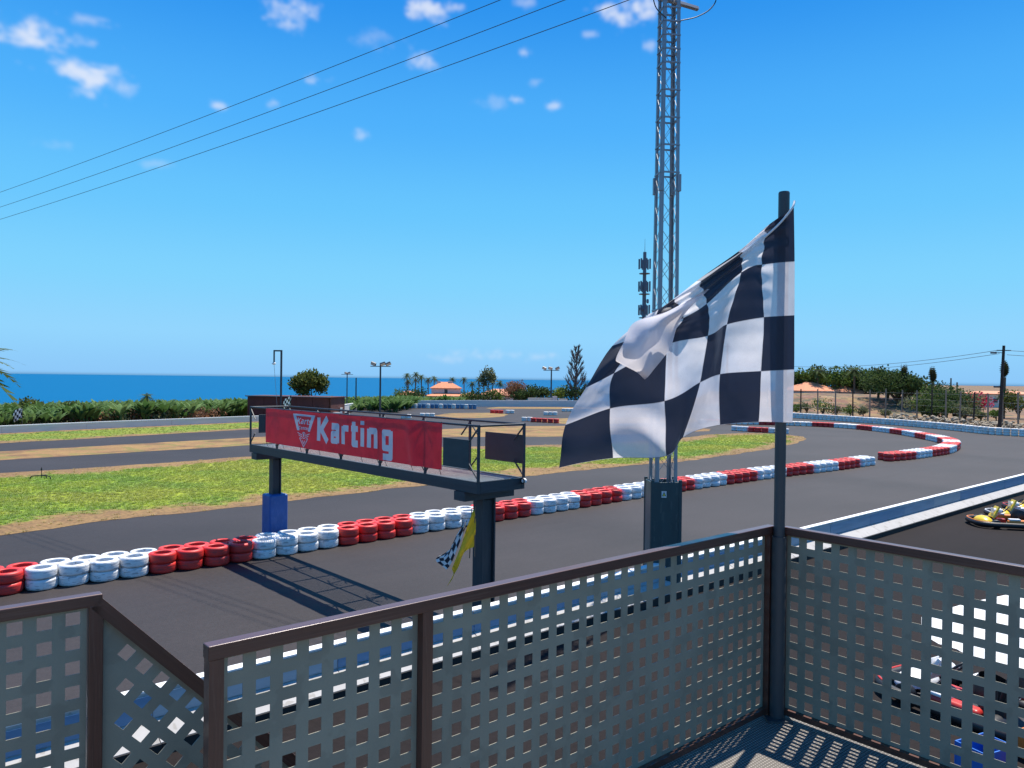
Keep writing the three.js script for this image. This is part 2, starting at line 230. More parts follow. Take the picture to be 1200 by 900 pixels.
function buildStack(x, z, matl, label, group, r, coarse, levels = 2) {
  const t = thing('tyre_stack', label, 'tyre stack', [x, 0.002, z], r() * 6.28, group);
  for (let k = 0; k < levels; k++) { const m = part('tyre', coarse ? coarseTyre : fineTyre, matl, t); m.position.set((r() - 0.5) * 0.025, k * 0.213, (r() - 0.5) * 0.025); m.rotation.y = r() * 6; }
  return t;
}
const ORD = ['first', 'second', 'third', 'fourth', 'fifth', 'sixth', 'seventh', 'eighth', 'ninth', 'tenth', 'eleventh', 'twelfth'];
function runName(i, red) { const c = red ? 'red' : 'white'; if (i === 2) return 'white run beside the blue padded post'; const n = i > 2 ? Math.ceil((i - 2) / 2) : Math.ceil((2 - i) / 2); return `${ORD[n - 1]} ${c} run from the blue post ${i > 2 ? 'toward' : 'away from'} the hairpin`; }
const MAIN = [[-13.4, -11.9], [-10.38, -14.23], [-9.11, -15.2], [-7.89, -16.15], [-6.19, -17.56], [-4.55, -19.1], [-3.02, -20.6], [-1.32, -22.15], [0.21, -23.6], [1.87, -25.2], [3.59, -26.85], [6.87, -29.96], [10.75, -33.4], [13.12, -35.35], [16.58, -38.05], [19.51, -40.64]];
{
  const P = smooth(MAIN, 6), L = polyLen(P), total = L[L.length - 1], r = rng(31), pitch = 0.573;
  // group boundary: red to white where the line passes x = -9.28
  let s0 = 0; while (along(P, L, s0).x < -9.2) s0 += 0.01; s0 -= 0.30;
  for (let row = 0; row < 2; row++) for (let k = -14; ; k++) {
    const s = s0 + (k + 0.5 + row * 0.5) * pitch; if (s < 0.2) continue; if (s > total - 0.2) break;
    const p = along(P, L, s), nx = p.tz, nz = -p.tx, off = 0.27 + row * 0.43 + (r() - 0.5) * 0.05;
    const red = ((Math.floor(k / 4) % 2) + 2) % 2 === 1;
    const side = nx * -p.tx < 0 ? 1 : 1;
    tyreStack(p.x + nx * off * side, p.z + nz * off * side, (red ? tyreRed : tyreWhite)[Math.floor(r() * 3)], `two painted tyres, ${row ? 'rear' : 'front'} row, ${runName(Math.floor(k / 4), red)}`, `${row ? 'rear' : 'front'} tyre stacks of the ${runName(Math.floor(k / 4), red)}`, r, s > 22);
  }
}
{
  const near = [[20.72, -42.46], [22.49, -43.6], [24.37, -45.2], [26.6, -47.2], [28.98, -50.2], [31, -53.6], [32.2, -57], [32.8, -60.5], [33.3, -64], [33.3, -68], [32.3, -72.6], [30.6, -75], [28.2, -76.4], [25, -77.4], [19, -78]];
  const P = smooth(near, 6), L = polyLen(P), total = L[L.length - 1], r = rng(37);
  for (let row = 0; row < 2; row++) for (let k = 0; ; k++) {
    const s = 0.3 + (k + row * 0.5) * 0.575; if (s > total) break;
    const p = along(P, L, s), off = row * 0.52, red = Math.floor(s / 2.6) % 2 === 0;
    tyreStack(p.x + p.tz * off, p.z - p.tx * off, (red ? tyreRed : tyreWhite)[k % 3], `${red ? 'red' : 'white'} tyre stack, ${row ? 'inner' : 'outer'} row, ${ORD[Math.floor(s / 5.2)] || 'last'} ${red ? 'red' : 'white'} run of the hairpin barrier from its gap`, `${row ? 'inner' : 'outer'} ${red ? 'red' : 'white'} hairpin tyres, ${ORD[Math.floor(s / 5.2)] || 'last'} run`, r, true);
  }
  const inner = [[19.41, -67.6], [20.6, -66], [21.99, -64.9], [23.48, -63.7]], P2 = smooth(inner, 4), L2 = polyLen(P2);
  for (let k = 0; k < 9; k++) { const p = along(P2, L2, 0.3 + k * 0.58), red = k > 2 && k < 6; tyreStack(p.x, p.z, (red ? tyreRed : tyreWhite)[k % 3], `two stacked ${red ? 'red' : 'white'} painted tyres at the tip of the grass island`, `${red ? 'red' : 'white'} tyre stacks at the island tip`, r, true); }
  // perimeter wall of tyres along the right-hand side of the circuit
  const OUT = [[33.2, -94.2], [37.1, -85.6], [40.2, -77], [41.1, -71], [41.5, -66], [43.6, -63.4], [47, -58.8], [52, -52]];
  const P3 = smooth(OUT, 6), L3 = polyLen(P3);
  for (let s = 0.3; s < L3[L3.length - 1]; s += 0.585) { const p = along(P3, L3, s); const u = r(); tyreStack(p.x, p.z, u < 0.35 ? tyreBlueGrey[0] : u < 0.6 ? tyreBlueGrey[1] : tyreWhite[0], 'three stacked pale tyres in the perimeter wall before the wire fence', 'pale tyre stacks of the perimeter wall', r, true, 3); }
  const FAR = [[-18.2, -102], [-17.6, -104.2], [-16.4, -106.2], [-14.4, -107.6], [-12, -108.3], [-8, -108.4], [-4.97, -107.9]], P4 = smooth(FAR, 6), L4 = polyLen(P4);
  let i = 0; for (let s = 0.2; s < L4[L4.length - 1]; s += 0.6, i++) { const p = along(P4, L4, s); tyreStack(p.x, p.z, i % 3 === 1 ? tyreWhite[1] : tyreFarBlue(), 'three stacked blue and white tyres by the far white wall', 'tyre stacks by the far white wall', r, true, 3); }
  // loose tyre blocks out on the far bends
  const blocks = [[-2.41, -95.6, 3, tyreRed[0], 'red'], [-0.5, -95.4, 2, tyreWhite[0], 'white'], [1.3, -78.3, 2, tyreWhite[1], 'white'], [2.2, -77, 5, tyreRed[1], 'red'], [4.1, -92, 3, tyreWhite[2], 'white'], [7, -103, 3, tyreWhite[0], 'white'], [10, -103.5, 2, tyreWhite[0], 'white'], [-9.8, -84.2, 3, tyreWhite[1], 'white'], [-11.4, -81, 2, tyreWhite[1], 'white']];
  const names = ['beyond the dirt island', 'ending the far red row', 'leading the long red row', 'in the long row on the far bend', 'on the second dirt island', 'before the far dirt verge', 'beside the far dirt verge', 'behind the banner rail', 'behind the banner'];
  blocks.forEach(([x, z, n, m, c], q) => { for (let k = 0; k < n; k++) tyreStack(x + k * 0.55, z - k * (c === 'red' ? -0.35 : 0.05), m, `two stacked ${c} tyres ${names[q]}`, `${c} tyres ${names[q]}`, r, true); });
}
{
  stackList.sort((a, b) => Math.hypot(a[0], a[1]) - Math.hypot(b[0], b[1]));
  stackList.slice(0, 298).forEach(a => buildStack(...a));
  const rest = stackList.slice(298), n = rest.reduce((k, a) => k + (a[7] ?? 2), 0), m = new THREE.InstancedMesh(coarseTyre, new THREE.MeshStandardMaterial({ color: 0xffffff, roughness: 0.6 }), n), o = new THREE.Object3D(), c = new THREE.Color(); let i = 0; const r = rng(39);
  for (const a of rest) { const red = tyreRed.includes(a[2]), blue = a[2] === M.farBlue; for (let k = 0; k < (a[7] ?? 2); k++) { o.position.set(a[0], 0.002 + k * 0.213, a[1]); o.rotation.y = r() * 6; o.updateMatrix(); m.setMatrixAt(i, o.matrix); const t = 0.85 + r() * 0.25; if (red) c.setRGB(0.62 * t, 0.035 * t, 0.03 * t); else if (blue) c.setRGB(0.10 * t, 0.22 * t, 0.36 * t); else c.setRGB(0.78 * t, 0.75 * t, 0.70 * t); m.setColorAt(i++, c); } }
  m.name = 'distant_tyres'; m.userData = { kind: 'stuff', label: 'stacked pale and red tyres lining the most distant bends', category: 'tyres' }; shade(m); scene.add(m);
}
function tyreFarBlue() { return M.farBlue ||= tmat(scuff([0.10, 0.22, 0.36], 91, 0.4), 0.6); }

// ------------------------------------------------------------------ pit wall
{
  const A = V(-9.5, 0, -4.1), B = V(23.0, 0, -33.2), dir = B.clone().sub(A), len = dir.length(); dir.normalize();
  const w = thing('pit_wall', 'low white concrete wall with blue painted face between track and pit lane', 'wall', [A.x, 0, A.z], Math.atan2(-dir.z, dir.x));
  // local x along the wall, local z toward the pit lane
  const ext = (pts, l) => { const s = new THREE.Shape(pts.map(p => new THREE.Vector2(p[0], p[1]))); const g = new THREE.ExtrudeGeometry(s, { depth: l, bevelEnabled: false }); g.rotateY(Math.PI / 2); return g; };   // shape x -> -z, y up, depth -> x
  const conc = [1, 2, 3].map(s => tmat(mottle([0.40, 0.385, 0.37], 0.12, 100 + s, 256, 5, [[0.25, 0.23, 0.2], 0.66, 0.6]), 0.8));
  const blue = [[0.11, 0.23, 0.36], [0.16, 0.27, 0.38], [0.10, 0.21, 0.35], [0.24, 0.33, 0.40]].map((c, i) => tmat(mottle(c, 0.14, 110 + i, 256, 5), 0.6));
  const r = rng(9); let x = 0, i = 0;
  while (x < len) {
    const l = 2.4, seg = part('wall_block', ext([[0.14, 0], [0.14, 0.62], [0, 0.62], [0, 0.30], [-0.33, 0.14], [-0.33, 0.0]], l - 0.012), conc[i % 3], w); seg.position.set(x, 0, (r() - 0.5) * 0.012);
    part('black_plinth', box(l - 0.012, 0.136, 0.03, l / 2, 0.068, 0.348), M.black, seg);
    part('white_coping', box(l - 0.012, 0.02, 0.15, l / 2, 0.631, -0.07), M.white, seg);
    part('painted_face', box(l - 0.012, 0.27, 0.012, l / 2, 0.445, 0.008), blue[Math.floor(r() * 4)], seg);
    x += l; i++;
  }
}
// low perimeter walls
function lowWall(name, pts, h, th, m, label) {
  const w = thing(name, label, 'wall');
  for (let i = 1; i < pts.length; i++) { const a = V(pts[i - 1][0], 0, pts[i - 1][1]), b = V(pts[i][0], 0, pts[i][1]), l = a.distanceTo(b), n = Math.max(1, Math.round(l / 6)), turn = Math.atan2(-(b.z - a.z), b.x - a.x); for (let k = 0; k < n; k++) { const p = a.clone().lerp(b, (k + 0.5) / n), g = part('wall_panel', box(l / n - 0.02, h, th, 0, h / 2 - 0.05, 0), m[(i + k) % m.length], w); g.position.copy(p); g.rotation.y = turn; const c = part('coping', box(l / n - 0.02, 0.08, th + 0.05, 0, h - 0.01, 0), M.white, g); } }
  return w;
}
{
  const pale = [1, 2, 3].map(s => tmat(mottle([0.62, 0.60, 0.58], 0.12, 130 + s, 256, 5), 0.85));
  lowWall('perimeter_wall', [[-60, -20], [-39.7, -47.7], [-36.1, -54.3], [-33, -59.5], [-28.9, -65.2], [-24, -72.1], [-18.1, -81.6]], 0.52, 0.2, pale, 'long low whitewashed wall with coping before the banana plantation');
  const wht = [1, 2, 3].map(s => tmat(mottle([0.62, 0.60, 0.58], 0.1, 140 + s, 256, 5), 0.85));
  lowWall('perimeter_wall', [[-18.1, -81.6], [-20.2, -91], [-20.2, -101.5], [-18.4, -108.4], [-12.7, -113.4], [-5.2, -117.6], [6.8, -121.6], [21.9, -122.9], [32.6, -106], [34.2, -95]], 0.95, 0.2, wht, 'white low wall curving round the far bends before the villas');
}

// ------------------------------------------------------------------ viewing platform and its railings
const FLOOR = 2.53, CX = 1.41, CZ = -4.1, TL = R(-139.4), TR = R(-49.4);   // platform corner; local x of each run
// plate of square holes in the local xy plane, from x0..x1 and y0..y1
function perforated(x0, x1, y0, y1, nx, ny, hole, th) {
  const px = (x1 - x0) / nx, py = (y1 - y0) / ny, X = [x0], Y = [y0];
  for (let i = 0; i < nx; i++) X.push(x0 + (i + 0.5) * px - hole / 2, x0 + (i + 0.5) * px + hole / 2); X.push(x1);
  for (let j = 0; j < ny; j++) Y.push(y0 + (j + 0.5) * py - hole / 2, y0 + (j + 0.5) * py + hole / 2); Y.push(y1);
  const pos = [], uv = [], nor = [], idx = [];
  const quad = (a, b, c, d, n) => { const k = pos.length / 3; for (const q of [a, b, c, d]) { pos.push(...q); uv.push(q[0] * 1.1 + q[2], q[1] * 1.1); nor.push(...n); } idx.push(k, k + 1, k + 2, k, k + 2, k + 3); };
  for (let j = 0; j < Y.length - 1; j++) for (let i = 0; i < X.length - 1; i++) {
    const a = X[i], b = X[i + 1], c = Y[j], d = Y[j + 1], h = th / 2;
    if (i % 2 === 1 && j % 2 === 1) {
      quad([a, c, h], [b, c, h], [b, c, -h], [a, c, -h], [0, 1, 0]); quad([a, d, -h], [b, d, -h], [b, d, h], [a, d, h], [0, -1, 0]);
      quad([a, c, -h], [a, d, -h], [a, d, h], [a, c, h], [1, 0, 0]); quad([b, c, h], [b, d, h], [b, d, -h], [b, c, -h], [-1, 0, 0]);
    } else { quad([a, c, h], [b, c, h], [b, d, h], [a, d, h], [0, 0, 1]); quad([b, c, -h], [a, c, -h], [a, d, -h], [b, d, -h], [0, 0, -1]); }
  }
  const g = new THREE.BufferGeometry(); g.setAttribute('position', new THREE.Float32BufferAttribute(pos, 3)); g.setAttribute('normal', new THREE.Float32BufferAttribute(nor, 3)); g.setAttribute('uv', new THREE.Float32BufferAttribute(uv, 2)); g.setIndex(idx); return g;
}
M.floorPlate = (() => {
  const b = bumpTex(256, 256, (u, v) => { const k = 16, x = u * k, y = v * k, row = Math.floor(y), xx = x + (row % 2) * 0.5; const d = Math.hypot(xx - Math.floor(xx) - 0.5, (y - row - 0.5)); return sstep(0.36, 0.2, d); }); b.repeat.set(1 / 0.26, 1 / 0.26);
  const t = dataTex(512, 512, (u, v) => { const n = fbm(u * 6, v * 6, 201, 5, 6), k = 26 * 2, x = u * k, y = v * k, row = Math.floor(y), xx = x + (row % 2) * 0.5; const d = Math.hypot(xx - Math.floor(xx) - 0.5, y - row - 0.5); const worn = sstep(0.38, 0.24, d); return mix3([0.10, 0.088, 0.075], [0.30, 0.27, 0.24], worn).map(q => toS(clamp(q * (0.75 + n * 0.5)))); }); t.repeat.set(1 / 0.845, 1 / 0.845);
  return tmat(t, 0.75, { bumpMap: b, bumpScale: 0.003 });
})();
{
  const p = thing('viewing_platform', 'raised metal deck of dimpled plate inside the perforated railings', 'platform', [CX, 0, CZ], TL);
  // local x: along the left run; local z: outwards over the pit lane
  const plate = (x0, x1, z0, z1) => { const g = box(x1 - x0, 0.012, z1 - z0, (x0 + x1) / 2, FLOOR - 0.006, (z0 + z1) / 2); const ps = g.attributes.position, u = g.attributes.uv; for (let i = 0; i < ps.count; i++) u.setXY(i, ps.getX(i), ps.getZ(i)); return g; };
  part('floor_plate', plate(-0.03, 5.4, -6, 0.03), M.floorPlate, p);
  part('landing_plate', plate(3.08, 5.4, 0.034, 0.80), M.floorPlate, p);
  part('edge_beam', flatBar(-0.04, 5.4, FLOOR - 0.11, 0.0, 0.19, 0.06), M.steelDark, p);
  part('edge_beam', box(0.06, 0.19, 5.95, -0.01, FLOOR - 0.11, -3.02), M.steelDark, p);
  part('edge_beam', flatBar(3.1, 5.4, FLOOR - 0.11, 0.77, 0.19, 0.06), M.steelDark, p);
  for (const [x, z] of [[0.06, -0.08], [3.0, -0.08], [5.3, -0.08], [0.06, -3], [5.3, -3], [0.06, -5.9], [5.3, -5.9], [3.2, 0.7], [5.3, 0.7]]) part('leg', box(0.1, FLOOR - 0.215, 0.1, x, (FLOOR - 0.215) / 2, z), M.steelDark, p);
}
{ // steep stair down along the outside of the left run
  const s = thing('metal_stair', 'dark steel stair descending outside the left railing', 'stair', [CX, 0, CZ], TL);
  for (let k = 1; k <= 11; k++) { const t = part('tread', box(0.2, 0.03, 0.7, 3.08 - (k - 0.5) * 0.21, FLOOR - k * 0.21, 0.415), M.floorPlate, s); }
  for (const z of [0.05, 0.78]) part('stringer', bar(V(3.08, FLOOR - 0.1, z), V(0.68, 0.06, z), 0.03, 0.2), M.steelDark, s);
}
const HR = 1.01;
function panelRun(g, x0, x1, nx) { return part('perforated_panel', perforated(x0, x1, 0.05, HR - 0.035, nx, 11, 0.0445, 0.003), M.panel, g); }
{
  const a = thing('railing', 'brown framed railing of square-holed metal sheet running left of the flag pole', 'railing', [CX, FLOOR, CZ], TL);
  const E = 2.98, B = 2.24;
  part('top_rail', rbox(E - 0.02, 0.042, 0.046, 0.003, E / 2 + 0.012, HR - 0.021, 0), M.railBrown, a);
  part('bottom_rail', flatBar(0.05, E - 0.05, 0.035, 0, 0.03, 0.03), M.railBrown, a);
  for (const x of [0.05, B, E - 0.022]) part('post', box(0.042, HR - 0.0425, 0.042, x, (HR - 0.0425) / 2, 0), M.railBrown, a);
  const p1 = panelRun(a, 0.072, B - 0.022, 25), p2 = panelRun(a, B + 0.022, E - 0.045, 8);
  p1.position.z = p2.position.z = 0.012;
  const b = thing('railing', 'dark framed railing of square-holed metal sheet running right of the flag pole', 'railing', [CX, FLOOR, CZ], TR);
  part('top_rail', rbox(4.6, 0.042, 0.046, 0.005, 2.36, HR - 0.021, 0), M.railBrown, b);
  part('bottom_rail', flatBar(0.06, 4.6, 0.035, 0, 0.03, 0.03), M.railBrown, b);
  for (const x of [0.05, 2.36, 4.62]) part('post', rbox(0.042, HR - 0.044, 0.042, 0.004, x, (HR - 0.044) / 2, 0), M.railBrown, b);
  const q1 = panelRun(b, 0.072, 2.338, 26), q2 = panelRun(b, 2.382, 4.598, 26); q1.position.z = q2.position.z = -0.012;
  const c = thing('stair_railing', 'brown framed railing of holed sheet with sloped part following the stair', 'railing', [CX, FLOOR, CZ], TL);
  const Z = 0.757, X0 = 3.08, slope = Math.tan(R(47));
  part('top_rail', rbox(2.2, 0.042, 0.046, 0.005, X0 + 1.1, HR - 0.021, Z), M.railBrown, c);
  part('post', rbox(0.046, HR + 0.35, 0.046, 0.004, X0 + 0.02, (HR - 0.044) / 2 - 0.19, Z), M.railBrown, c);
  part('post', rbox(0.046, HR - 0.044, 0.046, 0.004, X0 + 2.1, (HR - 0.044) / 2, Z), M.railBrown, c);
  const pl = panelRun(c, X0 + 0.045, X0 + 2.07, 24); pl.position.z = Z;
  const L = 1.75;
  part('sloped_rail', bar(V(X0 + 0.02, HR - 0.03, Z), V(X0 - L, HR - 0.03 - (L + 0.02) * slope, Z), 0.046, 0.046), M.railBrown, c);
  part('sloped_rail', bar(V(X0 - 0.02, 0.02, Z), V(X0 - L, 0.02 - L * slope, Z), 0.03, 0.03), M.railBrown, c);
  const low = part('post', rbox(0.046, HR, 0.046, 0.004, X0 - L, HR / 2 - L * slope, Z), M.railBrown, c);
  // sloped sheet: square holes set along the slope
  const sh = new THREE.Shape([[X0 - 0.005, 0.0], [X0 - 0.005, HR - 0.07], [X0 - L + 0.02, HR - 0.07 - (L - 0.02) * slope], [X0 - L + 0.02, -(L - 0.02) * slope]].map(p => new THREE.Vector2(...p)));
  const ca = Math.cos(R(47)), sa = Math.sin(R(47)), h = 0.0223, m = 0.035;
  for (let i = -3; i < 40; i++) for (let j = -2; j < 20; j++) {
    const u = i * 0.0855 + 0.05, v = j * 0.0855 + 0.075, q = [[-h, -h], [h, -h], [h, h], [-h, h]].map(([du, dv]) => [X0 - (u + du) * ca + (v + dv) * sa - 0.35, (-(u + du) * sa - (v + dv) * ca) + 0.98]);
    if (q.every(([x, y]) => x < X0 - 0.012 && x > X0 - L + 0.03 && y < HR - 0.075 - (X0 - x) * slope - 0.02 && y > -(X0 - x) * slope + 0.03)) sh.holes.push(new THREE.Path(q.map(p => new THREE.Vector2(...p))));
  }
  const sp = part('sloped_panel', new THREE.ExtrudeGeometry(sh, { depth: 0.003, bevelEnabled: false }).translate(0, 0, Z), M.panel, c);
}

// ------------------------------------------------------------------ flag pole and big chequered flag
{
  const p = thing('flag_pole', 'tall dark blue steel pole at the railing corner', 'pole', [1.415, FLOOR, -4.035]);
  part('lower_sleeve', new THREE.CylinderGeometry(0.037, 0.037, 0.96, 24).translate(0, 0.48, 0), M.poleNavy, p);
  part('pole', new THREE.CylinderGeometry(0.0285, 0.0285, 1.80, 24).translate(0, 1.86, 0), M.poleNavy, p);
  part('cap', new THREE.CylinderGeometry(0.026, 0.029, 0.008, 24).translate(0, 2.764, 0), M.poleNavy, p);
  part('base_plate', box(0.13, 0.01, 0.13, 0, 0.005, 0), M.poleNavy, p);
  part('hook', new THREE.TorusGeometry(0.014, 0.003, 6, 14).translate(0.03, 2.66, 0.01), M.galv, p);
}
const FLAG = [[[1.442, 5.2, -3.995], [1.448, 4.921, -3.99], [1.451, 4.643, -3.99], [1.454, 4.365, -3.99], [1.449, 4.091, -3.99]], [[1.324, 5.118, -4.02], [1.292, 4.908, -4.0], [1.289, 4.63, -3.98], [1.292, 4.354, -4.0], [1.298, 4.089, -4.03]], [[1.206, 5.001, -4.11], [1.21, 4.878, -4.09], [1.137, 4.601, -4.07], [1.1, 4.336, -4.09], [1.111, 4.068, -4.12]], [[0.96, 4.824, -4.0], [0.999, 4.698, -3.98], [1.004, 4.533, -3.96], [0.975, 4.292, -3.98], [0.895, 4.004, -4.01]], [[0.856, 4.737, -4.1], [0.905, 4.633, -4.08], [0.812, 4.489, -4.06], [0.811, 4.19, -4.08], [0.831, 3.898, -4.11]], [[0.756, 4.669, -4.02], [0.700, 4.545, -4.0], [0.530, 4.335, -3.98], [0.507, 4.152, -4.0], [0.531, 3.892, -4.03]], [[0.723, 4.654, -4.09], [0.525, 4.479, -4.07], [0.388, 4.259, -4.05], [0.286, 4.057, -4.07], [0.257, 3.826, -4.1]]];
const FOLD = [[[0.985, 4.765, -3.985], [1.0, 4.775, -3.965], [1.02, 4.78, -3.985]], [[0.80, 4.66, -3.965], [0.855, 4.675, -3.925], [0.925, 4.69, -3.975]], [[0.63, 4.60, -3.97], [0.735, 4.59, -3.90], [0.862, 4.60, -3.985]], [[0.562, 4.485, -3.92], [0.675, 4.47, -3.875], [0.815, 4.475, -3.965]], [[0.530, 4.405, -3.94], [0.632, 4.362, -3.905], [0.722, 4.345, -3.965]], [[0.560, 4.392, -3.965], [0.640, 4.340, -3.945], [0.690, 4.305, -3.975]]];
function cr(a, b, c, d, t) { return 0.5 * (2 * b + (c - a) * t + (2 * a - 5 * b + 4 * c - d) * t * t + (3 * b - 3 * c + d - a) * t * t * t); }
function patchAt(G, u, v, tension = 1) { const n = G.length - 1, m = G[0].length - 1, i = Math.min(n - 1, Math.floor(u)), j = Math.min(m - 1, Math.floor(v)), fu = u - i, fv = v - j, out = []; for (let k = 0; k < 3; k++) { const col = []; for (let a = -1; a <= 2; a++) { const g = G[clamp(i + a, 0, n)]; col.push(cr(g[clamp(j - 1, 0, m)][k], g[j][k], g[j + 1][k], g[clamp(j + 2, 0, m)][k], fv)); } out.push(cr(...col, fu)); } return out; }
function cloth(G, nu, nv, warp) { const n = G.length - 1, m = G[0].length - 1, g = new THREE.PlaneGeometry(1, 1, nu, nv), p = g.attributes.position, uvs = g.attributes.uv; for (let i = 0; i < p.count; i++) { const u = uvs.getX(i) * n, v = (1 - uvs.getY(i)) * m, q = patchAt(G, u, v); if (warp) warp(q, u, v); p.setXYZ(i, ...q); } g.computeVertexNormals(); return g; }
function checkerTex(nx, ny, dark, light, firstDark, px = 128) {
  return dataTex(nx * px, ny * px, (u, v) => { const x = u * nx, y = (1 - v) * ny, i = Math.floor(x), j = Math.floor(y), d = ((i + j) % 2 === 0) === firstDark, n = fbm(u * 20, v * 16, 221, 3), w = 0.94 + 0.1 * hash(Math.floor(u * nx * px), Math.floor(v * ny * px), 3); const seam = Math.min(x - i, i + 1 - x, y - j, j + 1 - y) < 0.012 ? 0.85 : 1; return (d ? dark : light).map(c => toS(clamp(c * (0.92 + 0.16 * n) * w * seam))); }, false);
}
{
  const tex = checkerTex(6, 4, [0.022, 0.027, 0.05], [0.80, 0.755, 0.78], true);
  const fab = new THREE.MeshPhysicalMaterial({ map: tex, roughness: 0.85, side: THREE.DoubleSide, transmission: 0.6, thickness: 0, sheen: 0.2, sheenRoughness: 0.6 });
  const g = cloth(FLAG, 150, 100, (q, u, v) => {
    const top = Math.exp(-v * 1.6), reach = sstep(0.1, 1.2, u) * (1 - sstep(3.2, 5, u));
    q[2] += 0.045 * top * reach * Math.sin(v * 19 + u * 1.6) + 0.020 * sstep(0.1, 1, u) * Math.sin(u * 4.1 + v * 1.7) + 0.010 * sstep(0.2, 1.5, u) * Math.sin(u * 2.3 - v * 3.9 + 1) + 0.012 * (fbm(u * 2.2 + 4, v * 2.2, 231, 3) - 0.5) * sstep(0.1, 1, u);
    if (u > 3.2) q[2] += 0.016 * Math.sin(v * 7.5 + u * 2.1 + 0.8 * Math.sin(u * 3)) * sstep(2.2, 3.4, v) * sstep(3.2, 4.2, u);
    if (u < 0.9) q[2] += 0.018 * Math.cos((u / 0.9) * Math.PI * 0.5);
    q[2] += 0.012;
  });
  const f = solo('checkered_flag', g, fab, 'large black and white chequered flag blowing from the tall pole', 'flag');
  const wf = new THREE.MeshPhysicalMaterial({ color: lin(0.80, 0.755, 0.78), roughness: 0.85, side: THREE.DoubleSide, transmission: 0.5, thickness: 0 });
  part('folded_corner', cloth(FOLD, 60, 30, (q, u, v) => { q[2] += 0.010 * Math.sin(u * 2.3 + v * 3.1) + 0.006 * Math.sin(u * 5 - v * 4); }), wf, f);
  part('tie_cord', tube([V(1.446, 5.235, -3.97), V(1.43, 5.2, -3.95), V(1.37, 5.12, -3.96), V(1.3, 5.05, -3.985)], 0.006, 16, 5), M.white, f);
}

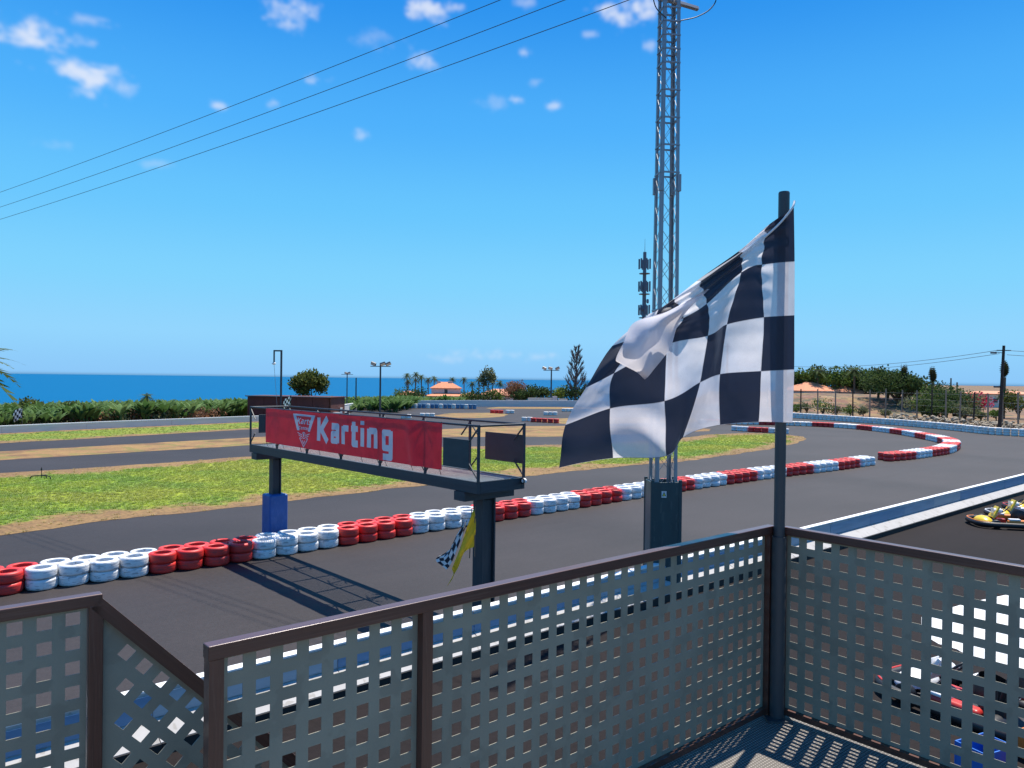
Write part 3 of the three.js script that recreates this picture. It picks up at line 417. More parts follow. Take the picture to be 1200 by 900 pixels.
// ------------------------------------------------------------------ gantry over the main straight, its banner and flags
{
  const TG = Math.atan2(0.739, -0.674), gx = -0.57, gz = -13.06, LEN = 9.19, W = 1.1, D = FLOOR;
  const g = thing('gantry_bridge', 'dark steel footbridge gantry spanning the main straight on two posts', 'gantry', [gx, 0, gz], TG);
  const m = M.gantryDark;
  part('deck_beam', flatBar(0, LEN, D - 0.10, 0.03, 0.2, 0.07), m, g); part('deck_beam', flatBar(0, LEN, D - 0.10, W - 0.03, 0.2, 0.07), m, g);
  for (const x of [0.03, LEN - 0.03]) part('end_beam', box(0.06, 0.2, W - 0.14, x, D - 0.1, W / 2), m, g);
  for (let k = 1; k < 9; k++) part('joist', box(0.05, 0.1, W - 0.14, k * LEN / 9, D - 0.09, W / 2), m, g);
  for (let k = 0; k < 20; k++) part('deck_bar', box(LEN - 0.13, 0.022, 0.007, LEN / 2, D - 0.022, 0.09 + k * 0.0485), M.deckBar ||= mat([0.5, 0.51, 0.49], 0.6), g);
  for (const [x, w, s] of [[0.45, 0.27, 0], [LEN - 0.33, 0.21, 1]]) {
    part('bearing_beam', box(0.3, 0.16, W + 0.06, x, D - 0.285, W / 2), m, g);
    const p = part('post', [box(w, D - 0.37, 0.03, x, (D - 0.37) / 2, W / 2 - w / 2), box(w, D - 0.37, 0.03, x, (D - 0.37) / 2, W / 2 + w / 2), box(0.03, D - 0.37, w - 0.032, x, (D - 0.37) / 2, W / 2), box(w * 0.55, D - 0.40, w - 0.04, x, (D - 0.4) / 2, W / 2)], m, g);
    part('foot_plate', box(0.45, 0.02, 0.45, x, 0.012, W / 2), m, p);
    if (s) part('blue_padding', rbox(0.5, 1.22, 0.5, 0.05, x, 0.63, W / 2), tmat(mottle([0.014, 0.09, 0.32], 0.2, 301, 256, 6, [[0.05, 0.13, 0.36], 0.62, 0.4]), 0.5), p).userData.label = 'blue padding wrapped round the far post';
  }
  // handrails with A-shaped braces
  for (const z of [0.02, W - 0.02]) {
    part('hand_rail', rod(V(-0.02, D + 0.96, z), V(LEN + 0.02, D + 0.96, z), 0.021), m, g);
    for (let k = 0; k <= 6; k++) { const x = k * LEN / 6; const p = part('rail_post', bar(V(x, D, z), V(x, D + 0.95, z), 0.04), m, g); for (const s of [-1, 1]) { const x2 = x + s * 0.27; if (x2 < -0.01 || x2 > LEN) continue; part('brace', bar(V(x, D + 0.03, z), V(x2, D + 0.3, z), 0.022), m, p); part('brace', bar(V(x, D + 0.93, z), V(x2, D + 0.66, z), 0.022), m, p); } }
  }
  for (const x of [0, LEN]) part('end_rail', rod(V(x, D + 0.96, 0.02), V(x, D + 0.96, W - 0.02), 0.021), m, g);
  const pm = tmat(mottle([0.035, 0.05, 0.055], 0.15, 305), 0.6);
  part('dark_panel', rbox(0.72, 0.5, 0.02, 0.004, 0.56, D + 0.46, -0.03), pm, g);
  part('dark_panel', rbox(1.05, 0.52, 0.02, 0.004, 0.6, D + 0.5, W + 0.03), pm, g);
  part('dark_panel', rbox(0.5, 0.5, 0.02, 0.004, LEN - 0.72, D + 0.52, W + 0.03), pm, g);
  part('dark_panel', rbox(0.02, 0.48, 0.6, 0.004, LEN + 0.03, D + 0.52, W * 0.5), pm, g);
  const lamp = part('lamp', new THREE.SphereGeometry(0.05, 16, 12).translate(-0.06, D - 0.05, W - 0.06), M.white, g); part('lamp_ring', new THREE.TorusGeometry(0.045, 0.012, 8, 16).translate(-0.06, D - 0.05, W - 0.1), M.black, lamp);

  // banner
  const cv = document.createElement('canvas'); cv.width = 2048; cv.height = 240; const c = cv.getContext('2d');
  c.fillStyle = '#f52a36'; c.fillRect(0, 0, 2048, 240);
  const rr = rng(4); for (let i = 0; i < 260; i++) { c.fillStyle = rr() < 0.5 ? 'rgba(190,10,25,0.10)' : 'rgba(235,50,45,0.10)'; c.beginPath(); c.ellipse(rr() * 2048, rr() * 240, 10 + rr() * 60, 4 + rr() * 30, rr() * 3, 0, 7); c.fill(); }
  const silver = '#c9ccd4'; c.strokeStyle = silver; c.fillStyle = silver; c.lineJoin = 'round'; c.lineCap = 'butt';
  // emblem: inverted triangle with wings
  c.lineWidth = 13; const lx = 412, lw = 300;
  c.beginPath(); c.moveTo(lx + 6, 26); c.lineTo(lx + lw - 6, 26); c.stroke();
  c.beginPath(); c.moveTo(lx, 20); c.lineTo(lx + 40, 20); c.lineTo(lx + 92, 128); c.lineTo(lx + 60, 128); c.closePath(); c.fill();
  c.beginPath(); c.moveTo(lx + lw, 20); c.lineTo(lx + lw - 40, 20); c.lineTo(lx + lw - 92, 128); c.lineTo(lx + lw - 60, 128); c.closePath(); c.fill();
  c.save(); c.translate(lx + lw / 2, 84); c.scale(1.45, 1); c.textAlign = 'center'; c.font = 'bold italic 56px sans-serif'; c.fillText('Karts', 0, 0); c.font = 'bold 30px sans-serif'; c.fillText('Center', 0, 36); c.restore();
  const cxm = lx + lw / 2; c.lineWidth = 5; for (let k = 0; k < 3; k++) for (const s of [-1, 1]) { c.beginPath(); c.moveTo(cxm + s * 26, 156 + k * 13); c.lineTo(cxm + s * (84 - k * 16), 142 + k * 15); c.stroke(); }
  c.beginPath(); c.ellipse(cxm, 158, 24, 20, 0, 0, 7); c.stroke(); c.beginPath(); c.ellipse(cxm, 156, 8, 14, 0, 0, 7); c.fill();
  c.beginPath(); c.moveTo(cxm - 56, 176); c.lineTo(cxm, 232); c.lineTo(cxm + 56, 176); c.lineWidth = 7; c.stroke(); c.beginPath(); c.moveTo(cxm - 18, 190); c.lineTo(cxm, 212); c.lineTo(cxm + 18, 190); c.stroke();
  // lettering: squared condensed strokes
  const X = x => 742 + x * 9.05, Y = y => 178 - y * 1.48;   // letter units: x 0..100, cap height 100
  const st = (w, ...ps) => { c.lineWidth = w; c.lineJoin = 'round'; c.beginPath(); ps.forEach((p, i) => i ? c.lineTo(X(p[0]), Y(p[1])) : c.moveTo(X(p[0]), Y(p[1]))); c.stroke(); };
  const th = 42;
  st(th, [2, 0], [2, 100]); c.lineWidth = th; c.beginPath(); c.moveTo(X(14.5), Y(100)); c.lineTo(X(5.5), Y(50)); c.lineTo(X(15), Y(0)); c.stroke();
  const letter = { a: x => { st(th, [x + 0.6, 68], [x + 8.5, 68], [x + 8.5, 0]); st(th * 0.85, [x + 8.5, 38], [x + 2, 38], [x + 2, 8], [x + 8.5, 8]); }, r: x => { st(th, [x + 1.8, 0], [x + 1.8, 74]); st(th * 0.9, [x + 1.8, 66], [x + 8.4, 66]); }, t: x => { st(th, [x + 2.6, 96], [x + 2.6, 8], [x + 8, 8]); st(th * 0.85, [x - 0.6, 68], [x + 8, 68]); }, i: x => { st(th, [x + 1.8, 0], [x + 1.8, 74]); st(th, [x + 1.8, 86], [x + 1.8, 102]); }, n: x => { st(th, [x + 1.8, 0], [x + 1.8, 74]); st(th * 0.9, [x + 1.8, 66], [x + 9.4, 66], [x + 9.4, 0]); }, g: x => { st(th * 0.9, [x + 9.6, 74], [x + 9.6, -26], [x + 1, -26]); st(th * 0.85, [x + 9.6, 66], [x + 2, 66], [x + 2, 8], [x + 9.6, 8]); } };
  letter.a(19.5); letter.r(34); letter.t(46); letter.i(58); letter.n(66); letter.g(83);
  const bt = new THREE.CanvasTexture(cv); bt.colorSpace = THREE.SRGBColorSpace; bt.anisotropy = 8;
  const BL = 7.2, BH = 0.84, bg = new THREE.PlaneGeometry(BL, BH, 180, 20), p = bg.attributes.position;
  for (let i = 0; i < p.count; i++) { const x = p.getX(i) / BL + 0.5, y = p.getY(i) / BH + 0.5; let z = 0.018 * (fbm(x * 7, y * 1.2, 311, 3) - 0.5) + 0.012 * Math.sin(x * 60 + y * 2) * (fbm(x * 9, 1, 313, 2) - 0.3) * 1.2; z += 0.075 * Math.exp(-(((x - 0.86 - (1 - y) * 0.03) / 0.022) ** 2)) * (0.35 + 0.65 * (1 - y)) - 0.03 * Math.exp(-(((x - 0.92) / 0.03) ** 2)); p.setZ(i, z); p.setY(i, p.getY(i) + 0.012 * Math.sin(x * 31) * (y > 0.9 ? 1 : 0.3) * 0.5); }
  bg.computeVertexNormals();
  const ban = thing('banner', 'long red banner lettered Karting hung on the gantry railing', 'banner', [gx - 0.674 * 4.56 - 0.739 * 0.035, D + 0.545, gz - 0.739 * 4.56 + 0.674 * 0.035], TG + Math.PI);
  part('banner_cloth', bg, new THREE.MeshPhysicalMaterial({ map: bt, roughness: 0.75, side: THREE.DoubleSide, transmission: 0.14, thickness: 0 }), ban);
  for (let k = 0; k <= 8; k++) for (const s of [-1, 1]) part('tie', rod(V(-BL / 2 + 0.05 + k * (BL - 0.1) / 8, s * (BH / 2 - 0.02), 0.01), V(-BL / 2 + 0.05 + k * (BL - 0.1) / 8, s * (BH / 2) + (s > 0 ? 0.02 : -0.1), -0.03), 0.005, 0.005, 5), M.black, ban);

  // two hand flags tied to the near post
  const base = V(-0.57 - 0.674 * 0.45 + 0.739 * 0.2, 0, -13.06 - 0.739 * 0.45 - 0.674 * 0.2);
  const at = (dx, y, dz = 0.3) => [base.x + dx, y, base.z + dz];
  const ft = checkerTex(8, 5, [0.012, 0.014, 0.03], [0.75, 0.75, 0.75], true, 32);
  const flagA = cloth([[at(0.04, 2.00), at(-0.02, 1.86), at(-0.05, 1.72)], [at(-0.13, 1.66, 0.36), at(-0.2, 1.58, 0.33), at(-0.16, 1.42, 0.38)], [at(-0.30, 1.36, 0.32), at(-0.36, 1.24, 0.36), at(-0.28, 1.12, 0.36)], [at(-0.5, 1.24, 0.36), at(-0.54, 1.16, 0.34), at(-0.36, 1.02, 0.4)]], 40, 24, q => { q[2] += 0.02 * Math.sin(q[0] * 40 + q[1] * 18); });
  const fa = solo('hand_flag', flagA, new THREE.MeshPhysicalMaterial({ map: ft, roughness: 0.85, side: THREE.DoubleSide, transmission: 0.2 }), 'small black and white chequered flag hanging at the gantry post', 'flag');
  part('stick', rod(V(...at(0.06, 2.06)), V(...at(0.03, 1.2)), 0.009), M.wood, fa);
  const flagB = cloth([[at(0.10, 2.08, 0.40), at(0.14, 1.8, 0.42), at(0.11, 1.42, 0.4)], [at(0.0, 1.8, 0.45), at(0.02, 1.5, 0.42), at(-0.06, 1.32, 0.44)], [at(-0.12, 1.42, 0.42), at(-0.14, 1.24, 0.46), at(-0.16, 1.06, 0.43)], [at(-0.26, 1.06, 0.46), at(-0.24, 0.9, 0.42), at(-0.36, 0.72, 0.44)]], 30, 24, q => { q[2] += 0.02 * Math.sin(q[0] * 34 - q[1] * 20); });
  const fb = solo('hand_flag', flagB, new THREE.MeshPhysicalMaterial({ color: lin(0.72, 0.45, 0.01), roughness: 0.8, side: THREE.DoubleSide, transmission: 0.25 }), 'small yellow flag hanging at the gantry post', 'flag');
  part('stick', rod(V(...at(0.12, 2.1, 0.4)), V(...at(0.12, 1.25, 0.4)), 0.009), M.wood, fb);
}

// ------------------------------------------------------------------ lattice mast with sheathed foot, wires
const MX = 3.11, MZ = -15.7;
{
  const H = 13.6, g = thing('lattice_mast', 'tall four-legged steel lattice mast with dark green sheathed foot', 'mast', [MX, 0, MZ], R(7.4));
  const hw = y => mix(0.235, 0.165, y / H), corner = (k, y) => { const s = hw(y); return V([-s, s, s, -s][k], y, [-s, -s, s, s][k]); };
  for (let k = 0; k < 4; k++) { const a = corner(k, 0), b = corner(k, H), sx = Math.sign(-a.x), sz = Math.sign(-a.z); part('leg', [bar(a.clone().add(V(sx * 0.034, 0, 0)), b.clone().add(V(sx * 0.034, 0, 0)), 0.068, 0.01), bar(a.clone().add(V(0, 0, sz * 0.034)), b.clone().add(V(0, 0, sz * 0.034)), 0.01, 0.068)], M.galv, g); }
  const bays = 24, st = (H - 0.3) / bays;
  for (let b = 0; b < bays; b++) { const y0 = 0.2 + b * st, y1 = y0 + st; for (let k = 0; k < 4; k++) { const n = (k + 1) % 4; part('cross_brace', [bar(corner(k, y0), corner(n, y1), 0.009, 0.009), bar(corner(n, y0).multiplyScalar(1).add(V(0, 0.0, 0)), corner(k, y1), 0.009, 0.009)], M.galv, g); if (y1 > 9 || b % 5 === 4) { part('crossbar', bar(corner(k, y1), corner(n, y1), 0.03, 0.03), M.galv, g); if (y1 > 11) part('crossbar', bar(corner(k, y1 - st * 0.5), corner(n, y1 - st * 0.5), 0.03, 0.03), M.galv, g); } } }
  const splice = y => { for (let k = 0; k < 4; k++) { const a = corner(k, y); part('splice_plate', box(0.075, 0.34, 0.075, a.x * 0.98, y, a.z * 0.98), M.galv, g); } }; splice(8.3); splice(4.2);
  const green = tmat(mottle([0.022, 0.052, 0.058], 0.25, 321, 256, 5, [[0.06, 0.09, 0.09], 0.64, 0.5]), 0.5);
  const c = new THREE.Group(); c.name = 'sheathing'; c.rotation.y = R(-7.4 + 3); g.add(c);
  part('sheath_panel', rbox(0.52, 2.26, 0.03, 0.006, 0, 1.13, 0.29), green, c); part('sheath_panel', rbox(0.52, 2.26, 0.03, 0.006, 0, 1.13, -0.29), green, c);
  for (const s of [-1, 1]) part('sheath_panel', rbox(0.03, 2.26, 0.52, 0.006, s * 0.29, 1.13, 0), M.galvGreen ||= tmat(mottle([0.12, 0.16, 0.17], 0.2, 323), 0.4, { metalness: 0.3 }), c);
  for (const sx of [-1, 1]) for (const sz of [-1, 1]) part('corner_angle', box(0.06, 2.3, 0.06, sx * 0.285, 1.15, sz * 0.285), green, c);
  const plate = document.createElement('canvas'); plate.width = plate.height = 64; const q = plate.getContext('2d'); q.fillStyle = '#cfd2d2'; q.fillRect(0, 0, 64, 64); q.fillStyle = '#22282a'; q.beginPath(); q.moveTo(32, 6); q.lineTo(58, 50); q.lineTo(6, 50); q.fill(); q.fillStyle = '#d8c840'; q.beginPath(); q.moveTo(32, 18); q.lineTo(48, 46); q.lineTo(16, 46); q.fill();
  const pt = new THREE.CanvasTexture(plate); pt.colorSpace = THREE.SRGBColorSpace; part('warning_plate', box(0.1, 0.13, 0.004, -0.05, 2.02, 0.308), tmat(pt, 0.6), c);
  const arm = part('cross_arm', bar(V(-0.7, 12.05, 0.25), V(0.7, 12.05, -0.25), 0.07), M.galv, g);
  for (const y of [12.05, 12.55, 13.08]) part('insulator', [rod(V(-0.2, y, 0.1), V(-0.62, y, 0.22), 0.022), ...[0.3, 0.38, 0.46].map(t => new THREE.CylinderGeometry(0.05, 0.05, 0.03, 12).rotateZ(Math.PI / 2).translate(-t, y, 0.07 + t * 0.24))], M.woodDark, g);
}
{
  const far = V(-36.5, 0, -45), far2 = thing('power_pole', 'wooden power pole carrying three wires away to the side', 'pole', [far.x, 0, far.z]);
  part('pole', rod(V(0, -0.3, 0), V(0, 13.2, 0), 0.16, 0.11, 10), M.woodDark, far2); for (const y of [11.35, 11.95, 12.7]) part('cross_arm', box(0.9, 0.09, 0.09, 0.25, y, 0.15), M.woodDark, far2);
  const ends = [[13.05, 12.6], [12.5, 11.85], [12.0, 11.26]];
  const names = ['uppermost', 'middle', 'lowest'];
  ends.forEach(([y0, y1], k) => { const a = V(MX - 0.55, y0, MZ + 0.35), b = V(far.x + 0.35, y1 + 0.1, far.z + 0.15), pts = []; for (let i = 0; i <= 30; i++) { const t = i / 30, p = a.clone().lerp(b, t); p.y -= 0.5 * 4 * t * (1 - t) * 0.55; pts.push(p); } solo('power_wire', tube(pts, 0.0085, 90, 5), M.cable, `${names[k]} of the three thin power wires running from the lattice mast`, 'wire'); });
  solo('loose_cable', tube([V(MX - 0.4, 12.0, MZ + 0.3), V(MX - 0.32, 11.75, MZ + 0.3), V(MX - 0.12, 11.55, MZ + 0.3)], 0.012, 20, 5), M.cable, 'short black cable looping from insulator to mast leg', 'cable');
  solo('loose_cable', tube([V(MX + 0.2, 11.55, MZ + 0.2), V(MX + 0.55, 11.68, MZ + 0.1), V(MX + 0.85, 11.9, MZ), V(MX + 0.98, 12.2, MZ - 0.1), V(MX + 0.6, 12.9, MZ - 0.1), V(MX + 0.15, 13.1, MZ)], 0.012, 40, 5), M.cable, 'black cable curving out on the sunlit side of the mast', 'cable');
}

// ------------------------------------------------------------------ go-karts
const kartMats = { yellow: mat([0.75, 0.52, 0.03], 0.35), white: mat([0.75, 0.75, 0.75], 0.35), orange: mat([0.7, 0.2, 0.03], 0.4), red: mat([0.5, 0.03, 0.02], 0.4), blue: mat([0.03, 0.15, 0.5], 0.4), black: mat([0.014, 0.014, 0.016], 0.5), rim: mat([0.5, 0.5, 0.5], 0.3, { metalness: 0.8 }) };
function makeKart(x, z, turn, label, nose, accent) {
  const k = thing('go_kart', label, 'kart', [x, 0, z], turn, 'go-karts waiting in the pit lane'), K = kartMats;
  // local +x is forward
  const loft = (pts, d, bev, y) => new THREE.ExtrudeGeometry(new THREE.Shape(pts.map(p => new THREE.Vector2(...p))), { depth: d, bevelEnabled: true, bevelSize: bev, bevelThickness: bev, bevelSegments: 3, steps: 1 }).rotateX(-Math.PI / 2).translate(0, y, 0);
  part('floor_tray', loft([[-0.75, -0.28], [0.75, -0.28], [0.85, -0.15], [0.85, 0.15], [0.75, 0.28], [-0.75, 0.28]], 0.02, 0.01, 0.06), K.black, k);
  const bump = part('bumper', tube([[0.3, 0.66], [0.75, 0.62], [1.0, 0.45], [1.08, 0], [1.0, -0.45], [0.75, -0.62], [0.3, -0.66], [-0.5, -0.68], [-0.86, -0.6], [-0.95, 0], [-0.86, 0.6], [-0.5, 0.68], [0.3, 0.66]].map(p => V(p[0], 0.13, p[1])), 0.075, 60, 10), K.black, k);
  part('bumper_stripe', tube([[0.78, 0.62], [1.02, 0.45], [1.10, 0], [1.02, -0.45], [0.78, -0.62]].map(p => V(p[0], 0.2, p[1])), 0.018, 30, 8), accent, bump);
  part('nose_fairing', new THREE.SphereGeometry(0.5, 20, 12, 0, Math.PI * 2, 0, Math.PI / 2).scale(0.46, 0.34, 0.78).translate(0.74, 0.13, 0), nose, k);
  const na = part('front_panel', loft([[-0.17, 0], [0.17, 0], [0.13, 0.34], [-0.13, 0.34]], 0.03, 0.012, 0).rotateX(Math.PI / 2).rotateY(Math.PI / 2).rotateZ(0.5).translate(0.5, 0.27, 0), nose, k);
  part('number_plate', box(0.012, 0.16, 0.18, 0.47, 0.47, 0).translate(0.02, 0, 0), K.white, na);
  for (const s of [-1, 1]) { part('side_pod', rbox(0.72, 0.16, 0.2, 0.06, -0.08, 0.2, s * 0.53), accent, k); part('pod_stripe', rbox(0.3, 0.05, 0.16, 0.02, 0.1, 0.29, s * 0.53), K.white, k); }
  const seat = []; for (let i = 0; i < 1; i++) { const sp = new THREE.SphereGeometry(0.25, 20, 14, 0, Math.PI * 2, Math.PI * 0.36, Math.PI * 0.64).scale(1.05, 1.2, 0.9).rotateZ(0.35).translate(-0.3, 0.36, 0); seat.push(sp, rbox(0.07, 0.48, 0.42, 0.03, 0, 0, 0).rotateZ(0.3).translate(-0.52, 0.47, 0)); } part('seat', seat, K.black, k);
  const w = part('steering_wheel', new THREE.TorusGeometry(0.14, 0.017, 8, 24).rotateY(Math.PI / 2).rotateZ(0.75).translate(0.16, 0.52, 0), K.black, k); part('steering_column', rod(V(0.16, 0.52, 0), V(0.52, 0.14, 0), 0.014), K.rim, w);
  part('wheel_fairing', new THREE.SphereGeometry(0.13, 14, 10).scale(1.1, 0.7, 1).translate(0.34, 0.46, 0), K.white, k);
  part('engine', [rbox(0.3, 0.24, 0.24, 0.02, -0.52, 0.22, -0.36), new THREE.CylinderGeometry(0.06, 0.06, 0.2, 12).translate(-0.46, 0.42, -0.36)], K.black, k);
  part('fuel_tank', rbox(0.22, 0.14, 0.2, 0.03, 0.24, 0.16, 0), K.red, k);
  for (const [wx, wz, wr, ww] of [[0.58, 0.52, 0.13, 0.13], [0.58, -0.52, 0.13, 0.13], [-0.6, 0.55, 0.14, 0.2], [-0.6, -0.55, 0.14, 0.2]]) { const t = part('wheel', new THREE.LatheGeometry([[0.5, -0.5], [0.9, -0.5], [1, -0.38], [1, 0.38], [0.9, 0.5], [0.5, 0.5], [0.5, -0.5]].map(p => new THREE.Vector2(p[0] * wr, p[1] * ww)), 20).rotateX(Math.PI / 2).translate(wx, wr, wz), K.black, k); part('rim', new THREE.CylinderGeometry(wr * 0.5, wr * 0.5, ww * 0.8, 14).rotateX(Math.PI / 2).translate(wx, wr, wz), K.rim, t); }
  return k;
}
{
  const K = kartMats;
  const tr = R(170);
  makeKart(15.2, -23.35, tr, 'yellow nosed go-kart with orange and white side pods, first beside the pit wall', K.yellow, K.orange);
  makeKart(16.6, -24.7, tr, 'yellow nosed go-kart with white side pods, between two other karts by the wall', K.yellow, K.white);
  makeKart(18.05, -26.05, tr, 'yellow nosed go-kart with red side pods, parked farther along the pit wall', K.yellow, K.red);
  makeKart(6.1, -10.1, R(120), 'white nosed go-kart with red side pods behind the right-hand railing', K.white, K.red);
  makeKart(7.6, -9.6, R(120), 'blue nosed go-kart with white side pods behind the right-hand railing', K.blue, K.white);
  const c = (x, y, z, m, label) => { const t = thing('plastic_crate', label, 'crate', [x, 0, z], R(25), 'crates below the platform'); part('floor', box(0.5, 0.02, 0.35, 0, 0.012, 0), m, t); for (const s of [-1, 1]) { part('side', box(0.5, 0.3, 0.015, 0, 0.17, s * 0.175), m, t); part('end', box(0.015, 0.3, 0.33, s * 0.243, 0.17, 0), m, t); } };
  c(5.3, 0, -8.5, K.blue, 'blue plastic crate on the pit lane below the platform'); c(5.9, 0, -8.2, K.red, 'red plastic crate on the pit lane below the platform'); c(6.2, 0, -8.8, K.orange, 'orange plastic crate on the pit lane below the platform');
  // white parasol
  const p = thing('parasol', 'white market parasol standing in the pit lane beyond the right railing', 'parasol', [4.85, 0, -6.6], 0.2), n = 8, cg = [];
  const pos = []; for (let i = 0; i < n; i++) for (let rI = 0; rI < 6; rI++) { const a0 = i / n * 6.2832, a1 = (i + 1) / n * 6.2832; const pt = (a, t, f) => { const rr = 1.15 * t, y = 2.62 - 0.52 * t - 0.05 * Math.sin(Math.PI * f) * t; return [Math.cos(a) * rr, y, Math.sin(a) * rr]; }; for (let f = 0; f < 4; f++) { const A = mix(a0, a1, f / 4), B = mix(a0, a1, (f + 1) / 4); const t0 = rI / 6, t1 = (rI + 1) / 6; const q = [pt(A, t0, f / 4), pt(B, t0, (f + 1) / 4), pt(B, t1, (f + 1) / 4), pt(A, t1, f / 4)]; pos.push(...q[0], ...q[2], ...q[1], ...q[0], ...q[3], ...q[2]); } }
  const pg = new THREE.BufferGeometry(); pg.setAttribute('position', new THREE.Float32BufferAttribute(pos, 3)); pg.computeVertexNormals();
  part('canopy', pg, mat([0.78, 0.78, 0.77], 0.85, { side: THREE.DoubleSide }), p); part('pole', rod(V(0, 0.05, 0), V(0, 2.66, 0), 0.022), M.galv, p); part('base', new THREE.CylinderGeometry(0.26, 0.3, 0.07, 20).translate(0, 0.035, 0), M.black, p);
  for (let i = 0; i < 8; i++) { const a = i / 8 * 6.2832; part('rib', rod(V(0, 2.58, 0), V(Math.cos(a) * 1.14, 2.08, Math.sin(a) * 1.14), 0.008, 0.008, 5), M.galv, p); }
}

// ------------------------------------------------------------------ vegetation builders
const leafMats = {};
function leafMat(key, c) { return leafMats[key] ||= new THREE.MeshPhysicalMaterial({ color: lin(...c), vertexColors: true, roughness: 1, specularIntensity: 0.25, side: THREE.DoubleSide, transmission: 0.3, thickness: 0 }); }
function leaves(r, blobs, n, size, fill = 0.55) {
  const pos = [], col = [], a = V(0, 0, 0), b = V(0, 0, 0), c = V(0, 0, 0);
  const vol = blobs.map(q => q[3] * q[4] * q[5]), tot = vol.reduce((x, y) => x + y, 0);
  for (let i = 0; i < n; i++) {
    let k = r() * tot, j = 0; while (j < blobs.length - 1 && (k -= vol[j]) > 0) j++;
    const q = blobs[j], u = r() * 2 - 1, ph = r() * 6.2832, s = Math.sqrt(1 - u * u), rad = Math.pow(r(), 1 - fill) * (0.85 + 0.3 * vnoise(ph * 2 + j * 9, u * 4 + 30, 401));
    const x = q[0] + q[3] * rad * s * Math.cos(ph), y = q[1] + q[4] * rad * u, z = q[2] + q[5] * rad * s * Math.sin(ph);
    const d = V(r() - 0.5, r() - 0.35, r() - 0.5).normalize(), e = V(r() - 0.5, r() - 0.5, r() - 0.5).cross(d).normalize(), L = size * (0.6 + r() * 0.8), w = L * 0.35, t = 0.6 + r() * 0.8, yel = r();
    a.set(x, y, z); b.copy(a).addScaledVector(d, L * 0.5).addScaledVector(e, w); c.copy(a).addScaledVector(d, L);
    const f = a.clone().addScaledVector(d, L * 0.5).addScaledVector(e, -w);
    pos.push(a.x, a.y, a.z, b.x, b.y, b.z, c.x, c.y, c.z, a.x, a.y, a.z, c.x, c.y, c.z, f.x, f.y, f.z);
    for (let m = 0; m < 6; m++) col.push(t * (1 + yel * 0.25), t, t * (1 - yel * 0.3));
  }
  const g = new THREE.BufferGeometry(); g.setAttribute('position', new THREE.Float32BufferAttribute(pos, 3)); g.setAttribute('color', new THREE.Float32BufferAttribute(col, 3)); g.computeVertexNormals(); return g;
}
const GREEN = { olive: [0.09, 0.12, 0.03], dark: [0.05, 0.09, 0.03], mid: [0.085, 0.15, 0.035], lime: [0.17, 0.24, 0.03], brown: [0.20, 0.115, 0.075], pink: [0.42, 0.02, 0.09], grey: [0.14, 0.17, 0.10] };
function tree(name, label, x, z, w, h, trunk, tone, seed, n = 1100, leaf = 0.28, group, baseY) {
  const r = rng(seed), y0 = baseY ?? groundY(x, z), t = thing(name, label, name.includes('tree') ? 'tree' : 'bush', [x, y0, z], 0, group), blobs = [], lim = [];
  const nb = 7; for (let i = 0; i < nb; i++) { const a = i / nb * 6.28 + r(), rr = i ? w * 0.28 * (0.6 + r() * 0.6) : 0; blobs.push([Math.cos(a) * rr, trunk + (h - trunk) * (0.35 + r() * 0.4), Math.sin(a) * rr, w * (0.22 + r() * 0.12), (h - trunk) * (0.2 + r() * 0.14), w * (0.22 + r() * 0.12)]); lim.push([Math.cos(a) * rr * 0.8, trunk + (h - trunk) * 0.5, Math.sin(a) * rr * 0.8]); }
  const tw = Math.max(0.05, w * 0.04);
  part('trunk', [rod(V(0, -0.15, 0), V(0.02 * w, Math.max(0.25, trunk) + (h - trunk) * 0.25, 0), tw, tw * 0.6, 9), ...lim.map(l => rod(V(0, Math.max(0.15, trunk * 0.85), 0), V(...l), tw * 0.45, tw * 0.15, 6))], M.bark, t);
  part('crown', leaves(r, blobs, n, leaf), leafMat(tone, GREEN[tone]), t);
  return t;
}
